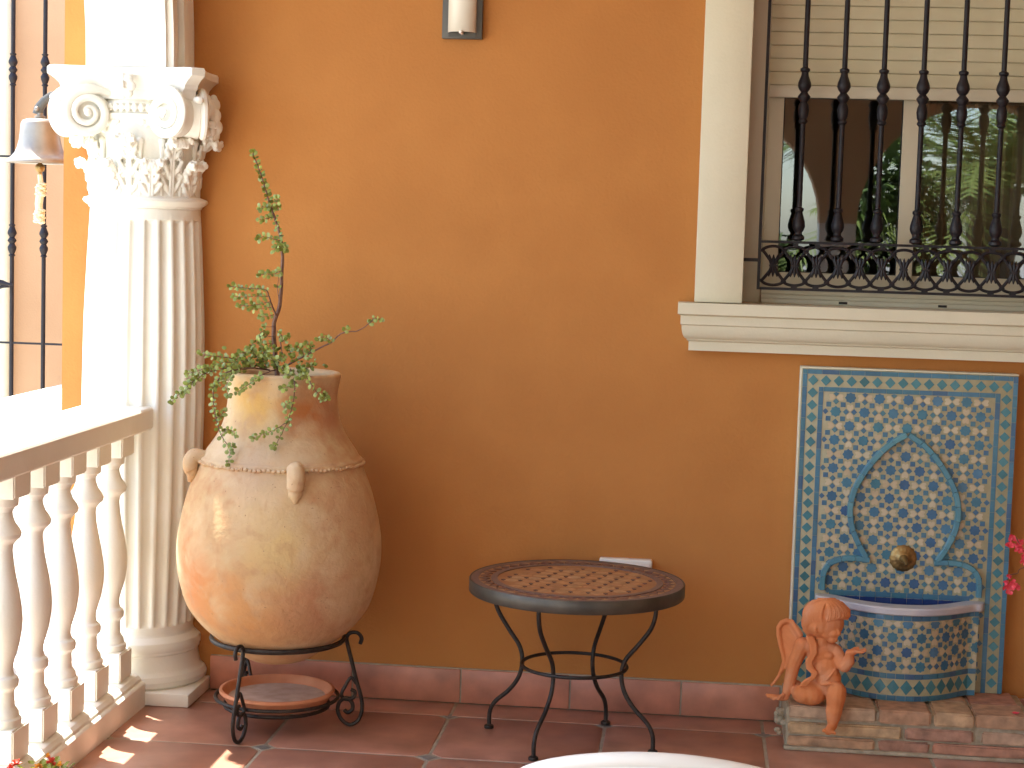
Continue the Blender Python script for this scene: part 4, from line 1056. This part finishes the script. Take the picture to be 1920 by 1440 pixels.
# inner lining tiles
fi = MB(); vs = [(p.x, p.y, .330) for p in inner]; fi.add(vs, [tuple(range(len(vs)))]); 
for i, p in enumerate(inner[:-1]):
    q = inner[i+1]; fi.add([(p.x, p.y, .33), (q.x, q.y, .33), (q.x, q.y, BZ1), (p.x, p.y, BZ1)], [(0, 1, 2, 3)])
fi.build('basin_lining', M['zin'], ft)
for k in range(9):
    x0 = BC-.205+.0456*k
    poly('lining_tile', [(x0+.0006, .345), (x0+.045, .345), (x0+.045, .402), (x0+.0006, .402)], sy-.001, PY, M['zin'], ft)
    poly('border_tile', [(x0+.0006, .403), (x0+.045, .403), (x0+.045, .418), (x0+.0006, .418)], sy-.001, PY, M['zstrip'], ft)
# wrapped mosaic on the basin front
LB = [0]
for i in range(1, len(bpath)): LB.append(LB[-1]+(bpath[i]-bpath[i-1]).length)
LT = LB[-1]
def wrap(s, z, out):
    s = max(0, min(LT, s)); i = max(1, min(len(bpath)-1, int(np.searchsorted(LB, s)))); t = (s-LB[i-1])/(LB[i]-LB[i-1])
    p = bpath[i-1].lerp(bpath[i], t); tt = (bpath[min(len(bpath)-1, i+1)]-bpath[max(0, i-2)]).normalized(); nn = Vector((tt.y, -tt.x, 0))
    return (p.x+nn.x*out, p.y+nn.y*out, z)
def wpoly(name, pts, m_, out=.0016, mb=None, lo=None, hi=None):
    if lo is None: lo, hi = .0372, LT-.0372
    pts = [(max(lo, min(hi, a)), b) for a, b in pts]; n = len(pts)
    q = MB() if mb is None else mb
    ca = sum(a for a, b in pts)/n; cb = sum(b for a, b in pts)/n
    q.add([wrap(a, b, -.0002) for a, b in pts] + [wrap(a, b, out) for a, b in pts] + [wrap(ca, cb, out)], [(n+i, n+(i+1) % n, 2*n) for i in range(n)] + [(i, (i+1) % n, (i+1) % n+n, i+n) for i in range(n)])
    if mb is None: q.build(name, m_, bs)
wcx = LT/2; zA, zB = .214, .364
def wo(x, z, m_=.002): return .030 < x < LT-.030 and zA+m_ < z < zB-m_
def zc_(pts): return [(a, min(max(b, zA), zB)) for a, b in pts]
wsm = MB()
def w_star(x, z):
    if wo(x, z): wpoly('star_tile', zc_(star8(x, z)), M['zblue'], .0018)
def w_heart(x, z, dx, dz):
    if wo(x+dx*.012, z+dz*.012): wpoly('heart_tile', zc_(heart(x, z, dx, dz)), M['zheart'])
def w_sq(x, z, rot):
    if not wo(x, z): return
    q = .0071 if not rot else .0090
    wpoly('', zc_([(x-q, z-q), (x+q, z-q), (x+q, z+q), (x-q, z+q)] if not rot else [(x-q, z), (x, z-q), (x+q, z), (x, z+q)]), None, .0018, wsm)
lattice(w_star, w_heart, w_sq, wcx+.012, .358, -8, 8, -5, 1)
wsm.build('small_blue_tiles', M['zsq'], bs, kind='stuff')
def wstrip(z0, z1, L=.024):
    s = .0372
    while s < LT-.0395:
        q = min(LT-.0372, s+L*rz_.uniform(.8, 1.2)); wpoly('border_tile', [(s+.0005, z0), (q-.0005, z0), (q-.0005, z1), (s+.0005, z1)], M['zstrip'], .0018); s = q
wstrip(BZ0+.001, .147); wstrip(.196, .211); wstrip(.3665, .3812)
k = 0
s = .0372+.018
while s < LT-.046:
    wpoly('diamond_tile', [(s-.0175, .1715), (s, .1495), (s+.0175, .1715), (s, .1935)], M['zteal'], .0018); s += .0375
# marble rim
outer = offs(bpath, .014); inn = offs(bpath, -.040)
mr = MB(); vs = []; n = len(bpath)
prf = [(0, .3825), (1, .3825), (2, .386), (2, .400), (1, .4045), (0, .4045)]
for i in range(n):
    u = -1+2*i/(n-1); dpt = bdepth(u) if abs(u) < .999 else bdepth(.99)
    endr = max(0, (abs(u)-.93)/.07)
    oy = PY - dpt - .014 + .022*endr**2; ox = BC + u*(BHW+.016)
    iy = PY - max(.0015, dpt - .046*(1-.0*endr)); 
    if abs(u) > .86: iy = PY-.0015
    ix = BC + u*(BHW+.016)*(.97 if abs(u) < .86 else 1)
    for kk, zz in prf:
        f = (0, .93, 1)[kk]; vs.append((ix+(ox-ix)*f, iy+(oy-iy)*f, zz))
mr.add(vs, [(6*i+c, 6*i+6+c, 6*i+6+(c+1) % 6, 6*i+(c+1) % 6) for i in range(n-1) for c in range(6)] + [tuple(range(6)), tuple(range(6*n-6, 6*n))])
mr.build('marble_rim', M['marble'], ft, smooth=True, angle=35)

# ------------------------------------------------------------------ terracotta cherub
CB = thing('cherub_statue', 'terracotta winged cherub statue sitting on the brick plinth with palm raised', 'statue', (.36, 5.08, .13))
def c_(zx, zy, y):                        # sculpting grid: units of the modelling sketch
    px = 1400+zx/4; py = 1080+zy/4
    return pt(px, py, y)
U = .000385
def chain(mb, pts, dense=.004):
    P = [(c_(*p[:3]), p[3]*U) for p in pts]
    for (a, ra), (b, rb_) in zip(P[:-1], P[1:]):
        n = max(1, int((b-a).length/dense))
        for i in range(n+1):
            t = i/n; mb.ball(a.lerp(b, t), ra+(rb_-ra)*t, n=12, m_=8)
def blob(mb, p, r, sc=(1, 1, 1), rot=None): mb.ball(c_(*p), r*U, n=16, m_=12, sc=sc, rot=rot)
def sculpt(name, mb, vox=.0024, it=3, parent=CB):
    o = mb.build(name, M['terra'], parent, recalc=False)
    r = o.modifiers.new('r', 'REMESH'); r.mode = 'VOXEL'; r.voxel_size = vox; r.use_smooth_shade = True
    s = o.modifiers.new('s', 'SMOOTH'); s.factor = .5; s.iterations = it
    dg = bpy.context.evaluated_depsgraph_get(); dg.update()
    me = bpy.data.meshes.new_from_object(o.evaluated_get(dg)); o.modifiers.clear()
    old = o.data; o.data = me; bpy.data.meshes.remove(old); me.shade_smooth(); me.name = name
    if not me.materials: me.materials.append(M['terra'])
    return o
b = MB()
D = 5.085
# torso
blob(b, (560, 590, D), 105, (1, .78, 1.0)); blob(b, (520, 560, D), 75, (1, .8, .9)); blob(b, (610, 570, D), 72, (1, .8, .9))
blob(b, (590, 690, D-.008), 105, (1, .85, 1.0)); blob(b, (610, 760, D-.012), 98, (1, .9, .8)); blob(b, (610, 820, D), 105, (1, .9, .65))
blob(b, (548, 600, D-.024), 34, (1.2, .6, .9)); blob(b, (612, 598, D-.026), 32, (1.2, .6, .9))
blob(b, (625, 725, D-.030), 52, (1.1, .7, 1.0))
# neck and shoulders
chain(b, [(560, 540, D, 62), (565, 480, D-.002, 58), (575, 440, D-.004, 60)])
chain(b, [(500, 530, D, 62), (440, 520, D+.004, 58)]); chain(b, [(610, 540, D, 58), (668, 560, D-.004, 48)])
# arm on the left, straight down to the plinth, hand spread outwards
chain(b, [(420, 520, D+.004, 62), (385, 590, D+.006, 55), (352, 670, D+.008, 50), (335, 740, D+.010, 47), (318, 810, D+.010, 43), (298, 880, D+.008, 33), (285, 905, D+.006, 30)])
chain(b, [(290, 905, D+.006, 30), (262, 912, D+.000, 26)])
for q, (ex, ey, dy, w) in enumerate(((150, 890, .000, 10), (160, 905, -.004, 10), (185, 915, -.008, 10), (205, 925, -.012, 9))):
    chain(b, [(262, 905+q*4, D+.002+dy, 15), (215, 898+q*6, D+.001+dy, 12), (ex, ey, D+dy, w)])
chain(b, [(275, 890, D-.012, 14), (250, 905, D-.020, 11), (238, 925, D-.024, 9)])
# arm on the right: upper arm down, forearm raised, palm up
chain(b, [(668, 560, D-.006, 48), (695, 610, D-.016, 50), (715, 655, D-.026, 52), (735, 672, D-.032, 50)])
chain(b, [(735, 672, D-.034, 48), (765, 640, D-.042, 44), (772, 600, D-.048, 34), (768, 578, D-.050, 28)])
blob(b, (790, 572, D-.052), 34, (1.15, .9, .62)); blob(b, (815, 562, D-.054), 30, (1.1, .95, .5))
for q, (ex, ey, dy) in enumerate(((888, 548, .010), (893, 556, .003), (888, 566, -.005), (872, 574, -.012))):
    chain(b, [(822, 562+q*2, D-.054+dy*1.0, 13), (858, 560+q*4, D-.055+dy*1.1, 12), (ex, ey, D-.055+dy*1.2, 9)])
chain(b, [(785, 560, D-.046, 14), (812, 542, D-.040, 12), (838, 536, D-.040, 9)])
# folded leg on the left
blob(b, (480, 880, D-.005), 112, (1.0, .95, .78)); blob(b, (430, 885, D-.012), 88, (1.0, 1.0, .82)); blob(b, (540, 850, D), 92, (1.0, .9, .8))
blob(b, (405, 880, D-.006), 68, (1, 1.1, .95)); chain(b, [(395, 840, D+.01, 36), (380, 810, D+.03, 30)])
blob(b, (620, 850, D+.005), 95, (1.0, .9, .8))
# hanging leg
chain(b, [(650, 850, D-.010, 78), (672, 870, D-.040, 76), (668, 920, D-.052, 72), (662, 970, D-.054, 62), (655, 1010, D-.056, 62), (650, 1060, D-.057, 52), (645, 1100, D-.058, 38), (640, 1125, D-.060, 38)])
chain(b, [(642, 1120, D-.060, 36), (625, 1150, D-.074, 34), (612, 1162, D-.084, 30)])
for q in range(5):
    ex = 577+q*21; chain(b, [(604+q*9, 1150+q*4, D-.084, 14), (ex, 1160+q*5, D-.094+q*.001, 11.5 if q else 14)])
# head
H0 = Vector(c_(575, 340, D-.006))
blob(b, (560, 330, D), 128, (1.0, 1.05, 1.06)); blob(b, (625, 400, D-.016), 84, (1, .9, .9)); blob(b, (600, 350, D-.006), 122, (1.05, .95, .95))
blob(b, (600, 430, D-.030), 44, (1, .8, .9)); blob(b, (650, 428, D-.036), 40, (1, .8, .9))            # cheeks
blob(b, (655, 478, D-.030), 26, (1.1, 1, .8)); blob(b, (640, 465, D-.026), 40)                            # chin
chain(b, [(676, 395, D-.036, 12), (688, 420, D-.039, 15), (690, 432, D-.039, 17)]); blob(b, (676, 436, D-.040), 12)  # nose
blob(b, (672, 458, D-.037), 13, (1.2, .8, .6)); blob(b, (668, 470, D-.036), 12, (1.1, .8, .6))            # lips
blob(b, (648, 392, D-.039), 15, (1.2, .6, .7)); blob(b, (692, 390, D-.030), 11, (1, .6, .7))              # eyelids
chain(b, [(630, 372, D-.037, 9), (655, 366, D-.041, 10), (680, 370, D-.038, 9)])                          # brow
chain(b, [(528, 380, D-.044, 12), (515, 395, D-.045, 12), (515, 412, D-.045, 11), (526, 420, D-.044, 9)]) # ear
sculpt('body', b, .0021, 2)
h = MB(); rh = random.Random(6)
blob(h, (555, 292, D+.004), 130, (1.05, 1.04, .92)); blob(h, (500, 350, D+.012), 90, (1, 1.0, 1.05)); blob(h, (640, 252, D-.012), 84, (1.15, 1, .72))
def lock(p, w=12):
    chain(h, [(x, y, d, w*(1-.55*abs(2*i/(len(p)-1)-1)**2)) for i, (x, y, d) in enumerate(p)], .003)
def hs(x, y, lift=.0):                       # depth of the hair surface at a sketch point
    return D - .049*math.sqrt(max(.03, 1-((x-592)/182)**2-((y-305)/150)**2)) - lift
HL = [(425, 340), (440, 250), (485, 200), (560, 168), (640, 172), (720, 208), (765, 262), (772, 300), (745, 320), (700, 316), (660, 334), (622, 354), (585, 352), (562, 382), (522, 402), (492, 440), (446, 424), (424, 378)]
def inside(x, y):
    c = False
    for i in range(len(HL)):
        (x1, y1), (x2, y2) = HL[i-1], HL[i]
        if (y1 > y) != (y2 > y) and x < (x2-x1)*(y-y1)/(y2-y1)+x1: c = not c
    return c
for gx in range(424, 776, 13):
    for gy in range(168, 442, 13):
        if inside(gx, gy):
            for dd in (.007, .016): h.ball(c_(gx, gy, hs(gx, gy)+dd), .0070, n=8, m_=6)
def strand(P, w=7, lift=.0022):
    Q = smooth_path([(x, 0, y) for x, y in P], 5); n_ = len(Q)
    chain(h, [(q.x, q.z, hs(q.x, q.z, lift), w*(1-.5*abs(2*i/(n_-1)-1)**3)) for i, q in enumerate(Q)], .003)
for k in range(13):                         # strands sweeping from the crown down towards ear and nape
    t = k/12; j = rh.uniform(-6, 6)
    strand([(560+t*50, 178+6*math.sin(k)), (490+t*85+j, 215+t*18), (455+t*110, 275+t*14+j), (448+t*118+j, 330+t*6), (470+t*100, 375-t*18)], 6.5 + 1.5*(k % 2))
for k in range(10):                         # swept over the temple in a wave
    t = k/9; j = rh.uniform(-4, 4)
    strand([(588+t*52, 184-t*3), (608+t*98+j, 222-t*5), (616+t*132, 268-t*10), (610+t*148+j, 312-t*22), (602+t*142, 344-t*34)], 6 + 2*(k % 2))
for k in range(8):                          # curls at the nape
    t = k/7; strand([(440+t*20, 330+t*30), (432+t*26, 372+t*22), (450+t*24, 408+t*16), (476+t*18, 418+t*20)], 9)
sculpt('hair', h, .0016, 1)
w = MB()
for (x0, y0, x1, y1, w0) in ((420, 470, 300, 360, 30),):
    pass
WP = [(400, 500, 40), (350, 420, 52), (320, 380, 50), (295, 365, 40)]
outer_ = [(340, 345), (300, 335), (262, 350), (240, 385), (240, 440), (255, 520), (275, 590), (285, 640), (265, 700), (235, 760), (200, 805), (186, 820)]
for i, (x, y) in enumerate(outer_):
    if i < len(outer_)-1:
        x2, y2 = outer_[i+1]; chain(w, [(x, y, D+.030, 19 if i < 9 else 14), (x2, y2, D+.030, 19 if i < 8 else 10)], .003)
for k in range(22):                         # vane of the wing between the leading edge and the shoulder
    t = k/21; ox, oy = np.interp(t, [0, .25, .5, .75, 1], [330, 262, 262, 285, 280]), np.interp(t, [0, .25, .5, .75, 1], [350, 380, 500, 600, 680])
    ix, iy = np.interp(t, [0, .5, 1], [392, 350, 300]), np.interp(t, [0, .5, 1], [430, 560, 690])
    chain(w, [(ox, oy, D+.034, 10+2*math.sin(k*1.9)), (ix, iy, D+.022, 13)], .003)
chain(w, [(345, 360, D+.028, 22), (400, 440, D+.018, 26)])
sculpt('wing', w, .0022, 2)
s = MB()
for k in range(4):
    o = k*13
    chain(s, [(455+o, 455, D-.024+.002*k, 12), (478+o, 520, D-.034, 13), (485+o*.9, 580, D-.038, 12), (450+o*.8, 640, D-.038, 12), (455+o*.9, 690, D-.036, 12), (500+o*.6, 730, D-.040, 12), (490+o*.5, 760, D-.042, 12), (440+o*.8, 785, D-.042, 12), (405+o*1.0, 820, D-.040, 11)], .003)
chain(s, [(560, 800, D-.040, 14), (610, 770, D-.044, 12), (640, 730, D-.042, 12), (662, 700, D-.036, 10)], .003)
chain(s, [(560, 815, D-.044, 12), (620, 805, D-.048, 12), (680, 815, D-.050, 11)], .003)
sculpt('sash', s, .0019, 2)

# ------------------------------------------------------------------ foreground plastic chair (only the top of its back shows)
CY, CZ = 2.22, .815
pc = thing('plastic_chair', 'white plastic chair whose curved back rises at the bottom edge', 'chair', (-.062, CY+.25, 0))
cx = -.022
def ys(x, z): return CY + .10*((x-cx)/.27)**2*1.0 - 0.0 + (CZ-z)*.18
A = MB(); n = 40
def topz(t): return CZ - .175*(1-math.sqrt(max(0, 1-t*t*.94))) 
bp2 = []
for i in range(n+1):
    t = -1+2*i/n; x = cx + .262*math.sin(t*PI/2); q = math.sin(t*PI/2)
    z = CZ - (x-cx)**2/.86 - .20*abs(q)**9
    bp2.append(Vector((x, CY - .05 + .09*q*q, z)))
A.tube([p - Vector((0, 0, .009)) for p in bp2], .0095, n=12)
A.build('back_rim', M['plastic'], pc, smooth=True)
vs = []; k2 = 14
B_ = MB()
for p in bp2:
    for j in range(k2+1):
        t = j/k2; z = (p.z-.012) + (.43-(p.z-.012))*t; x = cx + (p.x-cx)*(1-.12*t); y = p.y + .010*math.sin(PI*min(1, t*3)) - .07*t
        vs.append((x, y, z))
B_.add(vs, [(i*(k2+1)+j, (i+1)*(k2+1)+j, (i+1)*(k2+1)+j+1, i*(k2+1)+j+1) for i in range(n) for j in range(k2)])
o = B_.build('backrest', M['plastic'], pc, smooth=True); o.modifiers.new('s', 'SOLIDIFY').thickness = .006
MB().box((cx-.22, CY-.46, .42), (cx+.22, CY-.02, .432)).build('seat', M['plastic'], pc, bevel=.005)
for sx in (-1, 1):
    for yy, z1 in ((CY-.03, .43), (CY-.46, .62)):
        MB().tube([(cx+sx*.25, yy+(-.04 if yy < CY+.1 else .03), 0.002), (cx+sx*.235, yy, z1)], [.018, .024], n=10).build('leg', M['plastic'], pc, smooth=True)
    MB().tube([(cx+sx*.235, CY-.46, .61), (cx+sx*.25, CY-.25, .62), (cx+sx*.235, CY-.01, .62)], .018, n=10, flat=1.2).build('armrest', M['plastic'], pc, smooth=True)

# ------------------------------------------------------------------ potted flowers bottom left, bougainvillea right
fp = thing('potted_flowers', 'red and orange flowers in a pot at the foot of the balustrade', 'potted plant', (-1.46, 3.99, 0))
q = ptz(88, 1446, .135); fx, fy = q.x, q.y
MB().lathe([(.045, .001), (.060, .075), (.066, .078), (.066, .092), (.058, .092), (.055, .08)], n=28, c=(fx, fy)).build('pot', M['pot'], fp, smooth=True, angle=40)
lv_ = MB(); rf = random.Random(12)
def petal_leaf(mb, p, ax, L, W, up=Vector((0, 0, 1))):
    ax = ax.normalized(); s = ax.cross(up); s = (s if s.length > .1 else Vector((1, 0, 0))).normalized(); nn = s.cross(ax)
    mb.add([p, p+ax*L*.35+s*W, p+ax*L*.75+s*W*.8+nn*L*.05, p+ax*L-nn*L*.08, p+ax*L*.75-s*W*.8+nn*L*.05, p+ax*L*.35-s*W, p+ax*L*.5-nn*W*.4], [(0, 1, 6), (1, 2, 6), (2, 3, 6), (3, 4, 6), (4, 5, 6), (5, 0, 6)])
for k in range(90):
    a = rf.uniform(0, 2*PI); r = rf.uniform(0, .075); p = Vector((fx+r*math.cos(a), fy+r*math.sin(a), .10+rf.uniform(0, .040)))
    petal_leaf(lv_, p, Vector((math.cos(a), math.sin(a), rf.uniform(.1, .9))), rf.uniform(.018, .032), rf.uniform(.005, .010))
lv_.build('foliage', M['leaf'], fp, kind='stuff')
for (px, py, mt, rr_) in ((30, 1432, 'red', .013), (98, 1428, 'red', .014), (90, 1418, 'orange', .009), (72, 1438, 'orange', .012), (112, 1436, 'orange', .010), (20, 1440, 'red', .010)):
    fl_ = MB(); c = ptz(px, py, .150)
    for k in range(16):
        v = Vector((rf.uniform(-1, 1), rf.uniform(-1, 1), rf.uniform(-.4, 1))).normalized(); petal_leaf(fl_, c, v, rr_*rf.uniform(.7, 1.2), rr_*.4)
    fl_.build('flower', M[mt], fp)
bg_ = thing('bougainvillea', 'red bougainvillea sprig reaching in from the right before the fountain', 'plant', (1.16, 5.0, 0))
MB().lathe([(.08, .001), (.11, .20), (.12, .20), (.12, .23), (.105, .23), (.10, .20)], n=28, c=(1.16, 5.0)).build('pot', M['pot'], bg_, smooth=True, angle=40)
sb = MB()
sb.tube(smooth_path([(1.16, 5.0, .2), (1.14, 5.0, .45), (1.06, 5.02, .60), pt(1925, 1035, 5.05), pt(1912, 1020, 5.05), pt(1905, 1008, 5.05)], 5), .0016, n=6)
sb.tube(smooth_path([(1.13, 5.0, .50), (1.02, 5.03, .58), pt(1918, 1065, 5.05), pt(1908, 1075, 5.05), pt(1894, 1078, 5.05), pt(1888, 1090, 5.05)], 5), .0013, n=6)
sb.tube(smooth_path([(1.14, 5.0, .45), (1.2, 5.0, .8), (1.25, 4.98, 1.0)], 5), .003, n=6)
sb.build('stem', M['stem'], bg_, smooth=True)
def bract(px, py, y=5.05, R=.010, n=5):
    f = MB(); c = pt(px, py, y)
    for k in range(n):
        v = Vector((rf.uniform(-1, 1), rf.uniform(-.7, .3), rf.uniform(-1, 1))).normalized(); petal_leaf(f, c, v, R*rf.uniform(1.0, 1.6), R*.62, up=Vector((rf.uniform(-.4, .4), -1, rf.uniform(-.3, .3))))
    f.build('bract', M['pink'], bg_)
for p in ((1899, 1008), (1903, 1024), (1910, 1028), (1893, 1020), (1913, 1018), (1918, 1054), (1890, 1083), (1884, 1094), (1896, 1098), (1886, 1104), (1903, 1092), (1905, 1102), (1892, 1108), (1922, 1040), (1914, 1034)): bract(*p)
for k in range(60):
    bract(0, 0) if False else None
gl_ = MB()
for k in range(80):
    p = Vector((1.2+rf.uniform(-.14, .2), 5.0+rf.uniform(-.15, .15), .3+rf.uniform(0, .8))); petal_leaf(gl_, p, Vector((rf.uniform(-1, 1), rf.uniform(-1, 1), rf.uniform(-.3, 1))), .04, .013)
gl_.build('foliage', M['leaf'], bg_, kind='stuff')
fp1 = MB(); c = Vector((.936, 5.10, .1325))
for k in range(4): petal_leaf(fp1, c, Vector((math.cos(k*1.7), math.sin(k*1.7), .25)), .012, .006)
tag(fp1.build('fallen_petal', M['pink']), 'red petal lying on the right end of the brick plinth', 'petal')

# ------------------------------------------------------------------ garden behind the camera (seen in the panes)
def frond(mb, base, d, L, droop, rnd):
    P = []; n = 12
    for i in range(n+1):
        t = i/n; P.append(base + d*L*t + Vector((0, 0, -droop*t*t*L)))
    mb.tube(P, [.02*(1-.8*i/n) for i in range(n+1)], n=4)
    for i in range(3, n*6+1):
        t = i/(n*6); k = min(n-1, int(t*n)); p = P[k].lerp(P[k+1], t*n-k); tan = (P[k+1]-P[k]).normalized(); s = tan.cross(Vector((0, 0, 1))).normalized()
        for sg in (1, -1):
            v = (s*sg + tan*.7 + Vector((0, 0, rnd.uniform(-.5, .1)))).normalized(); l = L*.30*math.sin(PI*min(.95, t*.8+.12))
            w_ = tan*.011
            mb.add([p-w_, p+w_, p+v*l], [(0, 1, 2)])
def palm(x, y, H, label, seed):
    r = random.Random(seed); t = thing('palm_tree', label, 'tree', (x, y, 0), 'palms in the garden behind the viewer')
    MB().lathe([(.20*(1+.12*math.sin(i*2.1)), H*i/16) for i in range(17)], n=12, c=(x, y)).build('trunk', M['trunk'], t, smooth=True)
    f = MB()
    for k in range(30):
        a = k*2.4; e = r.uniform(-.1, 1.1); d = Vector((math.cos(a)*math.cos(e), math.sin(a)*math.cos(e), math.sin(e)))
        frond(f, Vector((x, y, H)), d, r.uniform(1.6, 2.3), r.uniform(.25, .55), r)
    f.build('crown', M['palm'], t)
palm(2.35, -3.7, 1.9, 'lower feathery palm tree reflected in the right window pane', 1)
palm(.0, -5.4, 2.6, 'taller palm tree reflected at the left edge of the panes', 2)
def shrub(x, y, w, H, label, seed):
    r = random.Random(seed); t = thing('garden_shrub', label, 'shrub', (x, y, 0), 'leafy shrubs in the garden behind the viewer')
    f = MB()
    for k in range(5): f.tube([(x, y, 0), (x+r.uniform(-.3, .3)*w, y+r.uniform(-.3, .3)*w, H*.6)], [.03, .01], n=5)
    f.build('stem', M['trunk'], t)
    g = MB()
    for k in range(2200):
        v = Vector((r.gauss(0, 1), r.gauss(0, 1), r.gauss(0, 1))).normalized()*r.uniform(.55, 1)
        p = Vector((x+v.x*w, y+v.y*w*.7, H*.52+v.z*H*.5)); petal_leaf(g, p, Vector((r.uniform(-1, 1), r.uniform(-1, 1), r.uniform(-.6, 1))), .12, .03)
    g.build('foliage', M['garden'], t, kind='stuff')
shrub(1.45, -3.0, .48, 2.3, 'tallest green shrub reflected beside the middle window stile', 3)
shrub(.45, -3.6, .5, 1.5, 'small green shrub reflected low in the left pane', 4)
shrub(3.9, -3.2, .8, 1.7, 'wide green shrub reflected at the right end of the panes', 5)
